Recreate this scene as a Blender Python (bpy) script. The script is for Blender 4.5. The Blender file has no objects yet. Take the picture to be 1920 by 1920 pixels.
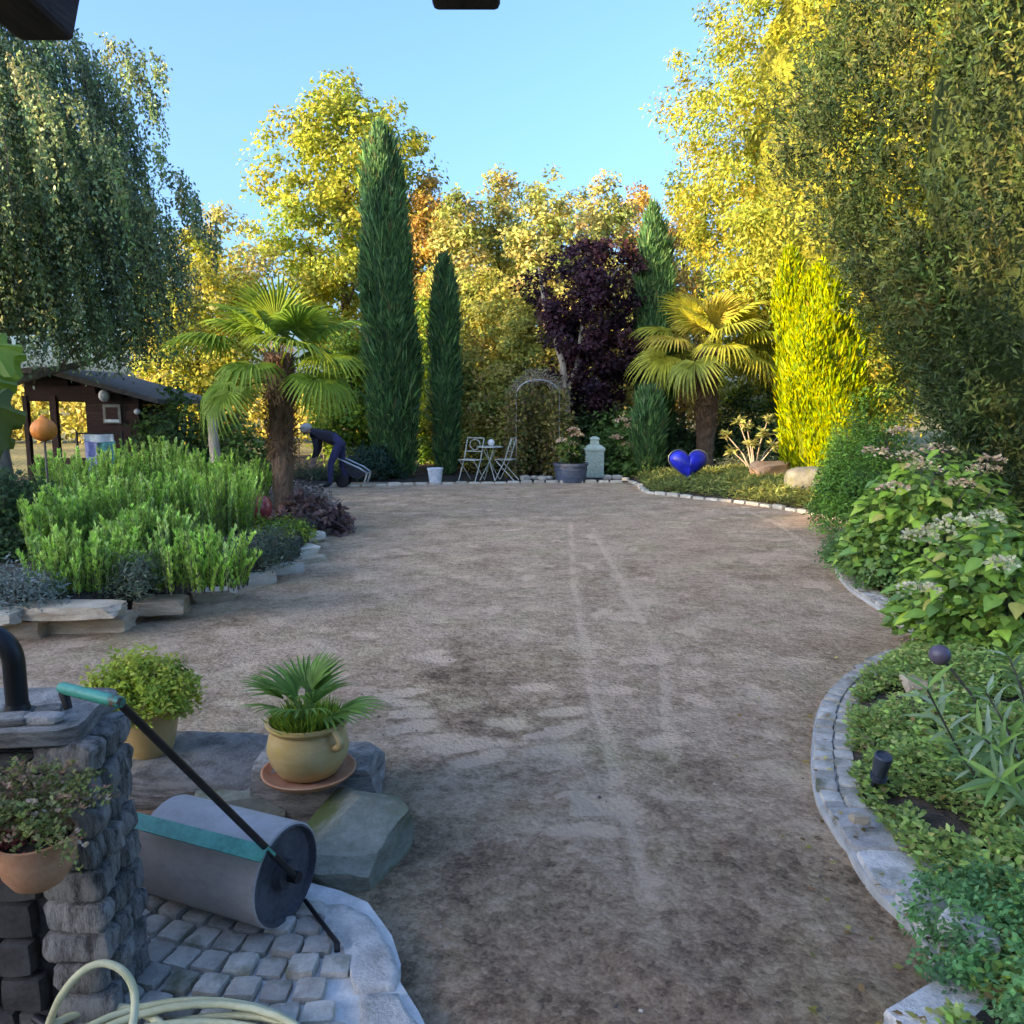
import bpy, bmesh, math, random
import numpy as np
from mathutils import Vector, Matrix, noise as mnoise

# ------------------------------------------------------------------ camera, sky, sun, exposure
scene = bpy.context.scene
COL = scene.collection
R = math.radians
CAM_H, FPX, HOR = 1.6, 1507.0, 760.0
PITCH = math.atan((960 - HOR) / FPX)
cam = bpy.data.cameras.new('camera'); camo = bpy.data.objects.new('camera', cam); COL.objects.link(camo)
camo.location = (0, 0, CAM_H); camo.rotation_euler = (math.pi / 2 - PITCH, 0, 0)
cam.sensor_width = 36; cam.sensor_fit = 'HORIZONTAL'; cam.lens = 36 * FPX / 1920
cam.clip_start = 0.05; cam.clip_end = 2000
scene.camera = camo

SUN_EL = R(13.0)
TO_SUN = Vector((-0.85 * math.cos(SUN_EL), -0.527 * math.cos(SUN_EL), math.sin(SUN_EL))).normalized()
world = bpy.data.worlds.new('World'); scene.world = world; world.use_nodes = True
wn = world.node_tree.nodes; wl = world.node_tree.links
sky = wn.new('ShaderNodeTexSky'); sky.sky_type = 'NISHITA'; sky.sun_disc = False
sky.sun_elevation = SUN_EL
sky.sun_rotation = math.atan2(TO_SUN.x, TO_SUN.y)
sky.air_density = 1.0; sky.dust_density = 6.0; sky.ozone_density = 8.0; sky.altitude = 200
bg = wn['Background']; bg.inputs['Strength'].default_value = 0.15
wl.new(sky.outputs[0], bg.inputs[0])
sl = bpy.data.lights.new('sun', 'SUN'); sl.energy = 2.0; sl.angle = R(0.6); sl.color = (1.0, 0.87, 0.64)
slo = bpy.data.objects.new('sun', sl); COL.objects.link(slo)
slo.rotation_euler = TO_SUN.to_track_quat('Z', 'Y').to_euler()
slo.location = (-20, -30, 20)
scene.view_settings.view_transform = 'Standard'; scene.view_settings.look = 'None'
scene.view_settings.gamma = 1.0; scene.view_settings.use_curve_mapping = False
scene.view_settings.exposure = 2.76
scene.view_settings.use_white_balance = True
scene.view_settings.white_balance_temperature = 9400
scene.view_settings.white_balance_tint = 18
scene.render.engine = 'CYCLES'
cy = scene.cycles
cy.use_denoising = True
cy.max_bounces = 6; cy.diffuse_bounces = 4; cy.glossy_bounces = 2; cy.transmission_bounces = 4; cy.transparent_max_bounces = 6
cy.caustics_reflective = False; cy.caustics_refractive = False

# ------------------------------------------------------------------ pixel to place (1920 px photo)
def ray(px, py):
    dx = (px - 960) / FPX; dy = -(py - 960) / FPX
    c, s = math.cos(PITCH), math.sin(PITCH)
    return Vector((dx, c + dy * s, -s + dy * c))
def gp(px, py, z=0.0):
    d = ray(px, py); t = (z - CAM_H) / d.z
    return Vector((d.x * t, d.y * t, z))
def at(px, py, y):
    d = ray(px, py); t = y / d.y
    return Vector((d.x * t, y, CAM_H + d.z * t))

# ------------------------------------------------------------------ materials
MATS = {}
def newmat(name):
    m = bpy.data.materials.new(name); m.use_nodes = True; MATS[name] = m
    nt = m.node_tree; b = nt.nodes['Principled BSDF']
    return m, nt, b
def N(nt, typ, **kw):
    n = nt.nodes.new(typ)
    for k, v in kw.items():
        if k in ('noise_dimensions', 'operation', 'data_type', 'blend_type', 'attribute_name', 'feature', 'distance', 'interpolation_type'):
            setattr(n, k, v)
        else:
            n.inputs[k].default_value = v
    return n
def ramp(nt, fac, stops):
    r = nt.nodes.new('ShaderNodeValToRGB')
    while len(r.color_ramp.elements) < len(stops): r.color_ramp.elements.new(0.5)
    for e, (p, c) in zip(r.color_ramp.elements, stops):
        e.position = p; e.color = (*c, 1)
    nt.links.new(fac, r.inputs[0]); return r
def coords(nt, scale=(1, 1, 1), gen='Object'):
    tc = nt.nodes.new('ShaderNodeTexCoord'); mp = nt.nodes.new('ShaderNodeMapping')
    mp.inputs['Scale'].default_value = scale
    nt.links.new(tc.outputs[gen], mp.inputs[0]); return mp.outputs[0]
def bump(nt, b, h, strength, dist=0.02):
    bp = nt.nodes.new('ShaderNodeBump'); bp.inputs['Strength'].default_value = strength; bp.inputs['Distance'].default_value = dist
    nt.links.new(h, bp.inputs['Height']); nt.links.new(bp.outputs[0], b.inputs['Normal'])

def mat_leaf(name, trans=0.35, rough=0.55, spec=0.25):
    m, nt, b = newmat(name)
    at_ = nt.nodes.new('ShaderNodeAttribute'); at_.attribute_name = 'col'
    nz = N(nt, 'ShaderNodeTexNoise', Scale=9.0, Detail=2.0); nt.links.new(coords(nt), nz.inputs[0])
    hs = nt.nodes.new('ShaderNodeHueSaturation')
    mr = N(nt, 'ShaderNodeMapRange'); mr.inputs[1].default_value = .3; mr.inputs[2].default_value = .7
    mr.inputs[3].default_value = .85; mr.inputs[4].default_value = 1.25
    nt.links.new(nz.outputs[0], mr.inputs[0]); nt.links.new(mr.outputs[0], hs.inputs['Value'])
    nt.links.new(at_.outputs['Color'], hs.inputs['Color'])
    nt.links.new(hs.outputs[0], b.inputs['Base Color'])
    b.inputs['Roughness'].default_value = rough; b.inputs['Specular IOR Level'].default_value = spec
    tr = nt.nodes.new('ShaderNodeBsdfTranslucent'); nt.links.new(hs.outputs[0], tr.inputs[0])
    mx = nt.nodes.new('ShaderNodeMixShader'); mx.inputs[0].default_value = trans
    nt.links.new(b.outputs[0], mx.inputs[1]); nt.links.new(tr.outputs[0], mx.inputs[2])
    nt.links.new(mx.outputs[0], nt.nodes['Material Output'].inputs[0])
    return m
mat_leaf('leaf', .42); mat_leaf('leaf_gloss', .35, .42, .4); mat_leaf('needle', .42, .6, .2)

def mat_rock(name, stops, scale=6, bstr=.5, bdist=.01, rough=.85, moss=None, var=.25, lay=None):
    m, nt, b = newmat(name)
    co = coords(nt, lay or (1, 1, 1))
    oi = nt.nodes.new('ShaderNodeObjectInfo')
    va = nt.nodes.new('ShaderNodeVectorMath'); va.operation = 'ADD'
    sc = nt.nodes.new('ShaderNodeVectorMath'); sc.operation = 'SCALE'; sc.inputs['Scale'].default_value = 30
    cb = nt.nodes.new('ShaderNodeCombineXYZ')
    for i in range(3): nt.links.new(oi.outputs['Random'], cb.inputs[i])
    nt.links.new(cb.outputs[0], sc.inputs[0]); nt.links.new(co, va.inputs[0]); nt.links.new(sc.outputs[0], va.inputs[1])
    n1 = N(nt, 'ShaderNodeTexNoise', Scale=scale, Detail=8.0, Roughness=.65); nt.links.new(va.outputs[0], n1.inputs[0])
    n2 = N(nt, 'ShaderNodeTexNoise', Scale=scale * 9, Detail=4.0, Roughness=.7); nt.links.new(va.outputs[0], n2.inputs[0])
    ad = N(nt, 'ShaderNodeMath', operation='MULTIPLY_ADD'); nt.links.new(n2.outputs[0], ad.inputs[0]); ad.inputs[1].default_value = .45
    nt.links.new(n1.outputs[0], ad.inputs[2])
    r = ramp(nt, ad.outputs[0], stops)
    col = r.outputs[0]
    if moss:
        n3 = N(nt, 'ShaderNodeTexNoise', Scale=moss[1], Detail=6.0, Roughness=.6); nt.links.new(va.outputs[0], n3.inputs[0])
        mr = N(nt, 'ShaderNodeMapRange'); mr.inputs[1].default_value = moss[2]; mr.inputs[2].default_value = moss[2] + .15
        nt.links.new(n3.outputs[0], mr.inputs[0])
        mx = N(nt, 'ShaderNodeMix', data_type='RGBA'); mx.inputs[7].default_value = (*moss[0], 1)
        nt.links.new(mr.outputs[0], mx.inputs[0]); nt.links.new(col, mx.inputs[6]); col = mx.outputs[2]
    hs = nt.nodes.new('ShaderNodeHueSaturation'); nt.links.new(col, hs.inputs['Color'])
    mr = N(nt, 'ShaderNodeMapRange'); mr.inputs[3].default_value = 1 - var; mr.inputs[4].default_value = 1 + var
    nt.links.new(oi.outputs['Random'], mr.inputs[0]); nt.links.new(mr.outputs[0], hs.inputs['Value'])
    nt.links.new(hs.outputs[0], b.inputs['Base Color'])
    b.inputs['Roughness'].default_value = rough; b.inputs['Specular IOR Level'].default_value = .3
    bump(nt, b, ad.outputs[0], bstr, bdist)
    return m
mat_rock('granite', [(.38, (.15, .135, .12)), (.58, (.40, .365, .325)), (.85, (.66, .60, .54))], 11, 1.0, .02, moss=((.20, .19, .14), 6, .58))
mat_rock('sett_grey', [(.35, (.16, .14, .115)), (.62, (.32, .285, .24)), (.9, (.50, .45, .385))], 9, .6, .008, moss=((.12, .12, .07), 5, .55))
mat_rock('slate', [(.35, (.065, .057, .048)), (.6, (.17, .15, .13)), (.85, (.40, .365, .32))], 8, 1.0, .03, lay=(1.2, 1.2, 6))
mat_rock('wall_slab', [(.42, (.025, .022, .019)), (.58, (.12, .108, .095)), (.8, (.48, .44, .40))], 10, 1.0, .04, lay=(3.5, 3.5, .8))
mat_rock('sandstone', [(.3, (.20, .135, .08)), (.6, (.40, .30, .20)), (.9, (.58, .46, .33))], 6, .9, .02, lay=(1, 1, 3))
mat_rock('pale_stone', [(.3, (.26, .22, .165)), (.6, (.46, .41, .32)), (.9, (.64, .58, .47))], 7, .5, .01)
mat_rock('mossy', [(.3, (.08, .075, .06)), (.6, (.18, .17, .12)), (.9, (.32, .31, .24))], 4, .9, .02, moss=((.10, .12, .035), 3.5, .5), lay=(1, 1, 2))
mat_rock('dark_masonry', [(.3, (.02, .02, .02)), (.6, (.05, .047, .043)), (.9, (.10, .095, .085))], 8, .7, .01)
mat_rock('mortar', [(.3, (.24, .225, .205)), (.6, (.40, .38, .35)), (.9, (.56, .54, .5))], 15, .5, .004)
mat_rock('field_stone', [(.35, (.045, .045, .038)), (.6, (.10, .10, .085)), (.9, (.19, .19, .16))], 6, .8, .02, moss=((.12, .13, .05), 4, .55))
mat_rock('orange_rock', [(.3, (.30, .13, .05)), (.6, (.45, .22, .10)), (.9, (.55, .33, .2))], 5, .6, .01)
mat_rock('bark', [(.3, (.035, .026, .02)), (.6, (.10, .078, .06)), (.9, (.2, .165, .135))], 8, 1.0, .03, lay=(3, 3, .5))
mat_rock('pale_bark', [(.3, (.14, .105, .075)), (.6, (.28, .225, .17)), (.9, (.42, .35, .27))], 6, .8, .02, lay=(3, 3, .6))
mat_rock('palm_fibre', [(.3, (.05, .027, .018)), (.55, (.13, .072, .045)), (.9, (.32, .20, .125))], 14, 1.0, .03, lay=(4, 4, .7))
mat_rock('terracotta', [(.3, (.32, .095, .04)), (.6, (.46, .165, .08)), (.9, (.56, .29, .17))], 6, .25, .004, var=.1)
mat_rock('glazed_yellow', [(.3, (.34, .25, .02)), (.5, (.50, .35, .07)), (.66, (.50, .32, .12)), (.9, (.56, .40, .20))], 3.0, .15, .003, rough=.28, var=.05, lay=(1, 1, 2.2))
mat_rock('glazed_ochre', [(.3, (.34, .20, .06)), (.6, (.46, .29, .11)), (.9, (.54, .38, .19))], 4, .15, .003, rough=.35, var=.05)
mat_rock('drum_steel', [(.36, (.13, .085, .06)), (.5, (.27, .225, .20)), (.62, (.34, .29, .265)), (.85, (.42, .37, .34))], 4, .35, .004, rough=.55, var=.02, lay=(1, 1, 2))
mat_rock('drum_end', [(.3, (.012, .012, .014)), (.6, (.035, .035, .04)), (.9, (.10, .10, .11))], 5, .3, .004, rough=.6, var=.02)
mat_rock('hut_wood', [(.3, (.018, .008, .006)), (.6, (.04, .019, .015)), (.9, (.07, .038, .03))], 8, .5, .01, lay=(.6, 2, 5))
mat_rock('roof_felt', [(.3, (.06, .05, .045)), (.6, (.13, .11, .10)), (.9, (.2, .18, .16))], 10, .4, .008)
mat_rock('beam_wood', [(.3, (.018, .012, .012)), (.6, (.04, .028, .028)), (.9, (.075, .055, .052))], 6, .5, .01, lay=(4, .6, 4))
mat_rock('render_wall', [(.3, (.5, .48, .43)), (.9, (.66, .64, .58))], 9, .3, .004)
mat_rock('roof_tile', [(.3, (.16, .07, .05)), (.9, (.3, .14, .1))], 5, .4, .01)

def mat_plain(name, c, rough=.5, metal=0, var=.12, sc=12, bstr=.1, spec=.5):
    m, nt, b = newmat(name)
    nz = N(nt, 'ShaderNodeTexNoise', Scale=sc, Detail=5.0); nt.links.new(coords(nt), nz.inputs[0])
    lo = tuple(x * (1 - var * 2) for x in c); hi = tuple(min(1, x * (1 + var * 2)) for x in c)
    r = ramp(nt, nz.outputs[0], [(.3, lo), (.7, hi)])
    nt.links.new(r.outputs[0], b.inputs['Base Color'])
    b.inputs['Roughness'].default_value = rough; b.inputs['Metallic'].default_value = metal
    b.inputs['Specular IOR Level'].default_value = spec
    bump(nt, b, nz.outputs[0], bstr, .003)
    return m
mat_plain('black_metal', (.008, .008, .009), .45, .2)
mat_plain('black_plastic', (.012, .012, .016), .4)
mat_plain('slate_plastic', (.035, .045, .06), .4)
mat_rock('green_paint', [(.50, (.10, .065, .045)), (.54, (.012, .20, .15)), (.68, (.015, .30, .22)), (.9, (.05, .38, .30))], 7, .25, .003, rough=.42, var=.02)
mat_rock('hose', [(.40, (.26, .22, .12)), (.55, (.50, .46, .25)), (.8, (.62, .58, .36))], 9, .2, .002, rough=.45, var=.02)
mat_plain('white_paint', (.62, .63, .60), .5)
mat_plain('white_wire', (.50, .52, .45), .5)
mat_plain('bucket_white', (.62, .70, .76), .4)
mat_plain('tub_blue', (.075, .10, .14), .5)
mat_plain('pale_green_stone', (.42, .52, .42), .8, sc=30)
mat_plain('heart_blue', (.004, .018, .38), .32, var=.22, sc=7)
mat_plain('pale_metal', (.5, .52, .5), .35, .6)
mat_plain('grey_metal', (.22, .25, .25), .4, .5)
mat_plain('red_glaze', (.42, .06, .06), .2)
mat_plain('orange_clay', (.85, .22, .03), .6)
mat_plain('purple_ball', (.10, .075, .10), .4)
mat_plain('denim', (.03, .035, .10), .9)
mat_plain('dark_cloth', (.02, .018, .028), .9)
mat_plain('shoe', (.012, .018, .015), .8)
mat_plain('skin', (.4, .24, .17), .6)
mat_plain('grey_hair', (.38, .38, .35), .8)
mat_plain('towel_turquoise', (.06, .30, .28), .95)
mat_plain('towel_lilac', (.30, .32, .55), .95)
mat_plain('towel_white', (.65, .72, .72), .95)
mat_plain('lamp_white', (.75, .75, .72), .3)
mat_plain('post_pale', (.26, .25, .21), .85)
mat_plain('soil_dark', (.035, .026, .02), .95, sc=30, bstr=.8)
mat_plain('wire', (.10, .10, .09), .6, .4)

# ------------------------------------------------------------------ mesh helpers
def mk(name, V, F=None, quads=None, mat=None, col=None, smooth=False, parent=None, loc=None):
    """link one mesh object; quads: (n,4) int array, F: python face lists"""
    me = bpy.data.meshes.new(name)
    if quads is not None:
        V = np.asarray(V, dtype=np.float32); quads = np.asarray(quads, dtype=np.int32)
        n, k = quads.shape
        me.vertices.add(len(V)); me.vertices.foreach_set('co', V.ravel())
        me.loops.add(n * k); me.loops.foreach_set('vertex_index', quads.ravel())
        me.polygons.add(n)
        me.polygons.foreach_set('loop_start', np.arange(0, n * k, k, dtype=np.int32))
        try: me.polygons.foreach_set('loop_total', np.full(n, k, dtype=np.int32))
        except Exception: pass
        me.update(calc_edges=True)
    else:
        me.from_pydata([tuple(v) for v in V], [], F); me.update()
    if col is not None:
        ca = me.attributes.new('col', 'FLOAT_COLOR', 'POINT')
        c4 = np.ones((len(V), 4), dtype=np.float32); c4[:, :3] = col
        ca.data.foreach_set('color', c4.ravel())
    if mat:
        for mm in (mat if isinstance(mat, (list, tuple)) else [mat]): me.materials.append(MATS[mm])
    if smooth: me.polygons.foreach_set('use_smooth', np.ones(len(me.polygons), dtype=bool))
    return link(name, me, parent, loc)
def link(name, me, parent=None, loc=None, rot=None, scale=None):
    o = bpy.data.objects.new(name, me); COL.objects.link(o)
    if parent: o.parent = parent
    if loc is not None: o.location = loc
    if rot is not None: o.rotation_euler = rot
    if scale is not None: o.scale = scale
    return o
def tag(o, label, cat=None, group=None, kind=None):
    o['label'] = label
    if cat: o['category'] = cat
    if group: o['group'] = group
    if kind: o['kind'] = kind
    return o
def thing(name, label, cat, loc=(0, 0, 0), rz=0, group=None):
    o = bpy.data.objects.new(name, None); COL.objects.link(o)
    o.location = loc; o.rotation_euler = (0, 0, rz); o.empty_display_size = .1
    return tag(o, label, cat, group)
class MB:
    """collects shapes, builds ONE mesh"""
    def __init__(s): s.V = []; s.F = []
    def add(s, V, F):
        o = len(s.V); s.V += [tuple(v) for v in V]; s.F += [tuple(i + o for i in f) for f in F]; return s
    def box(s, x0, x1, y0, y1, z0, z1):
        V = [(x, y, z) for z in (z0, z1) for y in (y0, y1) for x in (x0, x1)]
        return s.add(V, [(0, 2, 3, 1), (4, 5, 7, 6), (0, 1, 5, 4), (2, 6, 7, 3), (0, 4, 6, 2), (1, 3, 7, 5)])
    def tube(s, pts, rad, n=8, cap=True):
        pts = [Vector(p) for p in pts]
        if not hasattr(rad, '__len__'): rad = [rad] * len(pts)
        V = []; F = []; ref = None
        for i, p in enumerate(pts):
            t = (pts[min(i + 1, len(pts) - 1)] - pts[max(i - 1, 0)])
            t = t.normalized() if t.length > 1e-9 else Vector((0, 0, 1))
            if ref is None: ref = t.orthogonal().normalized()
            ref = (ref - t * ref.dot(t))
            ref = ref.normalized() if ref.length > 1e-6 else t.orthogonal().normalized()
            b = t.cross(ref)
            for k in range(n):
                a = 2 * math.pi * k / n
                V.append(p + (ref * math.cos(a) + b * math.sin(a)) * rad[i])
        for i in range(len(pts) - 1):
            for k in range(n):
                k2 = (k + 1) % n
                F.append((i * n + k, i * n + k2, (i + 1) * n + k2, (i + 1) * n + k))
        if cap:
            F.append(tuple(range(n))[::-1]); F.append(tuple((len(pts) - 1) * n + k for k in range(n)))
        return s.add(V, F)
    def lathe(s, prof, n=32, off=(0, 0, 0), cap=True):
        V = []; F = []
        for r, z in prof:
            for k in range(n):
                a = 2 * math.pi * k / n
                V.append((off[0] + r * math.cos(a), off[1] + r * math.sin(a), off[2] + z))
        for i in range(len(prof) - 1):
            for k in range(n):
                k2 = (k + 1) % n
                F.append((i * n + k, i * n + k2, (i + 1) * n + k2, (i + 1) * n + k))
        if cap:
            F.append(tuple(range(n))[::-1]); F.append(tuple((len(prof) - 1) * n + k for k in range(n)))
        return s.add(V, F)
    def build(s, name, mat, parent=None, smooth=False, loc=None, col=None):
        c = None
        if col is not None: c = np.tile(np.array(col, dtype=np.float32), (len(s.V), 1))
        o = mk(name, s.V, F=s.F, mat=mat, parent=parent, smooth=smooth, loc=loc, col=c)
        if smooth and smooth != 'all':
            try: o.data.set_sharp_from_angle(angle=R(40))
            except Exception: pass
        return o
def catmull(pts, n=8):
    pts = [Vector(p) for p in pts]; out = []
    for i in range(len(pts) - 1):
        p0 = pts[max(i - 1, 0)]; p1 = pts[i]; p2 = pts[i + 1]; p3 = pts[min(i + 2, len(pts) - 1)]
        for k in range(n):
            t = k / n
            out.append(.5 * ((2 * p1) + (p2 - p0) * t + (2 * p0 - 5 * p1 + 4 * p2 - p3) * t * t + (3 * p1 - p0 - 3 * p2 + p3) * t ** 3))
    out.append(pts[-1]); return out

def stone_mesh(name, sx, sy, sz, seed, mat, cuts=3, rnd=6.0, rough=.08, nscale=2.2, taper=0.0):
    """an uneven rounded block, base at z=0, size sx*sy*sz"""
    bm = bmesh.new(); bmesh.ops.create_cube(bm, size=2)
    bmesh.ops.subdivide_edges(bm, edges=bm.edges[:], cuts=cuts, use_grid_fill=True)
    off = Vector((seed * 7.13, seed * 3.7, seed * 1.9))
    for v in bm.verts:
        c = v.co; p = rnd
        k = (abs(c.x) ** p + abs(c.y) ** p + abs(c.z) ** p) ** (1 / p)
        c = c / k
        q = Vector((c.x * sx, c.y * sy, c.z * sz)) * (nscale / max(sx, sy)) * .5
        d = mnoise.noise_vector(q + off) * rough + mnoise.noise_vector(q * 3 + off) * rough * .4
        tp = 1 - taper * (c.z + 1) / 2
        v.co = Vector(((c.x * tp + d.x) * sx / 2, (c.y * tp + d.y) * sy / 2, (c.z + 1 + d.z * 1.2) * sz / 2))
    me = bpy.data.meshes.new(name); bm.to_mesh(me); bm.free()
    me.materials.append(MATS[mat])
    me.polygons.foreach_set('use_smooth', np.ones(len(me.polygons), dtype=bool))
    try: me.set_sharp_from_angle(angle=R(38))
    except Exception: pass
    return me

def rock_mesh(name, sx, sy, sz, seed, mat, ncut=12, cuts=3, rough=.035, flat=.0, lo=.62):
    """a broken stone: a block trimmed by random planes, then roughened; base at z=0"""
    rs_ = random.Random(seed * 31 + 7); bm = bmesh.new(); bmesh.ops.create_cube(bm, size=2)
    for _ in range(ncut):
        n_ = Vector((rs_.gauss(0, 1), rs_.gauss(0, 1), rs_.gauss(0, 1) * (1 - flat))).normalized()
        ext = abs(n_.x) + abs(n_.y) + abs(n_.z)
        d_ = ext * rs_.uniform(lo, .86)
        bmesh.ops.bisect_plane(bm, geom=bm.verts[:] + bm.edges[:] + bm.faces[:], plane_co=n_ * d_, plane_no=n_, clear_outer=True)
        ed = [e for e in bm.edges if e.is_boundary]
        if ed: bmesh.ops.holes_fill(bm, edges=ed)
    bmesh.ops.triangulate(bm, faces=bm.faces[:])
    for _ in range(cuts):
        le = [e for e in bm.edges if e.calc_length() > .22]
        if not le: break
        bmesh.ops.subdivide_edges(bm, edges=le, cuts=1); bmesh.ops.triangulate(bm, faces=[f for f in bm.faces if len(f.verts) > 3])
    off = Vector((seed * 5.3, seed * 2.9, seed * 8.1))
    for v in bm.verts:
        c = v.co; d_ = mnoise.noise_vector(c * 1.7 + off) * rough * 1.3 + mnoise.noise_vector(c * 5 + off) * rough
        c = c + d_; v.co = Vector((c.x * sx / 2, c.y * sy / 2, (c.z + 1) * sz / 2))
    me = bpy.data.meshes.new(name); bm.to_mesh(me); bm.free(); me.materials.append(MATS[mat])
    me.polygons.foreach_set('use_smooth', np.ones(len(me.polygons), dtype=bool))
    try: me.set_sharp_from_angle(angle=R(22))
    except Exception: pass
    return me

# ------------------------------------------------------------------ foliage helpers (numpy)
def unit(a): return a / np.maximum(np.linalg.norm(a, axis=1, keepdims=True), 1e-9)
def leaf_quads(P, D, Nn, L, W, fold=.25):
    """one folded rhombic leaf per row: P base, D long axis, Nn normal"""
    D = unit(D); S = unit(np.cross(D, Nn)); U = np.cross(S, D)
    L = np.broadcast_to(np.asarray(L, dtype=float), (len(P),))[:, None]; W = np.broadcast_to(np.asarray(W, dtype=float), (len(P),))[:, None]
    mid = P + D * L * .45 - U * W * fold * .5
    v = np.stack([P, mid + S * W * .5 + U * W * fold, P + D * L, mid - S * W * .5 + U * W * fold], axis=1)
    n = len(P)
    return v.reshape(-1, 3), np.arange(n * 4).reshape(n, 4)
def pick(rng, pal, n, jit=.15):
    c = np.array([p[0] for p in pal], dtype=float); w = np.array([p[1] for p in pal], dtype=float)
    idx = rng.choice(len(pal), n, p=w / w.sum())
    return c[idx]
def jitter(rng, c, j=.2):
    return np.clip(c * (1 + rng.normal(0, j, (len(c), 1))) * (1 + rng.normal(0, j * .3, c.shape)), .004, .9)
def foliage(name, P, D, Nn, L, W, C, parent, mat='leaf', fold=.25):
    V, Q = leaf_quads(P, D, Nn, L, W, fold)
    return mk(name, V, quads=Q, mat=mat, col=np.repeat(C, 4, axis=0), parent=parent)
def prof_r(prof, z):
    return np.interp(z, [p[0] for p in prof], [p[1] for p in prof])
def shell(rng, prof, n, fill=.5, lump=.2, lean=(0, 0)):
    """points through a crown of profile (z,r), more near its surface; returns points, outward"""
    zs = np.linspace(prof[0][0], prof[-1][0], 200); rs = prof_r(prof, zs)
    z = rng.choice(zs, n, p=rs / rs.sum()) + rng.normal(0, .02, n)
    a = rng.uniform(0, 2 * np.pi, n); ph = rng.uniform(0, 6, 4)
    H = prof[-1][0] - prof[0][0]
    k = z / max(H, .1) * 6
    r = prof_r(prof, z) * (1 + lump * (np.sin(2 * a + ph[0] + k) * .5 + np.sin(3 * a + ph[1] - 1.7 * k) * .5 + np.sin(5 * a + ph[2] + 2.3 * k) * .4))
    r = r * (1 - fill * rng.random(n) ** 1.8)
    out = np.stack([np.cos(a), np.sin(a), np.zeros(n)], 1)
    zc = (prof[0][0] + prof[-1][0]) / 2
    P = np.stack([r * np.cos(a) + lean[0] * z, r * np.sin(a) + lean[1] * z, z], 1)
    O = unit(out + np.stack([0 * z, 0 * z, (z - zc) / max(H, .1) * 1.2], 1))
    return P, O
def tree_crown(seed, prof, ncl, per, cr, L, W, pal, parent, fill=.5, lump=.2, droop=.3, jit=.18, mat='leaf', lean=(0, 0), name='crown', flat=.75):
    rng = np.random.default_rng(seed)
    Cc, O = shell(rng, prof, ncl, fill, lump, lean)
    cc = pick(rng, pal, ncl)
    cc = jitter(rng, cc, .14)
    rad = cr * rng.uniform(.55, 1.35, ncl)
    n = ncl * per; idx = np.repeat(np.arange(ncl), per)
    off = rng.normal(0, 1, (n, 3)); off = unit(off) * (rng.random((n, 1)) ** .45)
    off[:, 2] *= flat
    P = Cc[idx] + off * rad[idx][:, None]
    Nn = unit(O[idx] * .5 + off * .6 + rng.normal(0, .6, (n, 3)) + np.array([0, 0, .45]))
    D = rng.normal(0, 1, (n, 3)) + O[idx] * .4; D[:, 2] -= droop
    D = D - Nn * (D * Nn).sum(1, keepdims=True)
    sz = rng.uniform(.6, 1.25, n)
    return foliage(name, P, D, Nn, L * sz, W * sz, jitter(rng, cc[idx], jit), parent, mat)
def trunk_limbs(seed, h, r, nl, spread, parent, mat='bark', start=.3, lean=(0, 0), name='trunk', fork=None, up=.6):
    rng = random.Random(seed); mb = MB()
    ax = []
    for i in range(9):
        t = i / 8
        ax.append(Vector((lean[0] * h * t + math.sin(t * 5 + seed) * r * .5 * t, lean[1] * h * t + math.cos(t * 4 + seed) * r * .5 * t, h * t)))
    mb.tube(ax, [r * (1.35 if i == 0 else 1 - .8 * i / 8) for i in range(9)], 10)
    for k in range(nl):
        t = start + (1 - start) * (k + rng.random()) / nl * .95
        i = min(int(t * 8), 7); p = ax[i].lerp(ax[i + 1], t * 8 - i)
        a = k * 2.4 + rng.random(); ln = spread * (1.1 - .6 * t) * rng.uniform(.7, 1.1)
        pts = [p]
        for j in range(1, 6):
            s = j / 5
            pts.append(p + Vector((math.cos(a + s * .4) * ln * s, math.sin(a + s * .4) * ln * s, ln * up * s ** 1.2 + rng.uniform(-.04, .04) * ln)))
        r0 = r * (1 - .8 * t) * .55
        mb.tube(pts, [r0 * (1 - .8 * j / 5) for j in range(6)], 6)
        for j in (2, 3, 4):
            b = a + rng.choice((-1, 1)) * rng.uniform(.5, 1.1); l2 = ln * .4
            mb.tube([pts[j], pts[j] + Vector((math.cos(b) * l2 * .5, math.sin(b) * l2 * .5, l2 * .35)), pts[j] + Vector((math.cos(b) * l2, math.sin(b) * l2, l2 * .6))], [r0 * .4, r0 * .25, r0 * .08], 5)
    return mb.build(name, mat, parent, smooth=True)
def lump_core(seed, prof, parent, col, lump=.15, name='inner_foliage', lean=(0, 0), shrink=.8):
    """leafy body under the outer sprays so that dense evergreens are not see-through"""
    nz, na = 26, 28; V = []; F = []
    z0, z1 = prof[0][0], prof[-1][0]
    for i in range(nz):
        z = z0 + (z1 - z0) * i / (nz - 1)
        for k in range(na):
            a = 2 * math.pi * k / na
            r = float(prof_r(prof, z)) * shrink * (1 + lump * mnoise.noise(Vector((math.cos(a) * 2.2, math.sin(a) * 2.2, z * 1.6 + seed)) * 1.3))
            V.append((r * math.cos(a) + lean[0] * z, r * math.sin(a) + lean[1] * z, z))
    for i in range(nz - 1):
        for k in range(na):
            k2 = (k + 1) % na; F.append((i * na + k, i * na + k2, (i + 1) * na + k2, (i + 1) * na + k))
    F.append(tuple(range(na))[::-1]); F.append(tuple((nz - 1) * na + k for k in range(na)))
    return mk(name, V, F=F, mat='needle', col=np.tile(np.array(col), (len(V), 1)), smooth=True, parent=parent)
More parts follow.
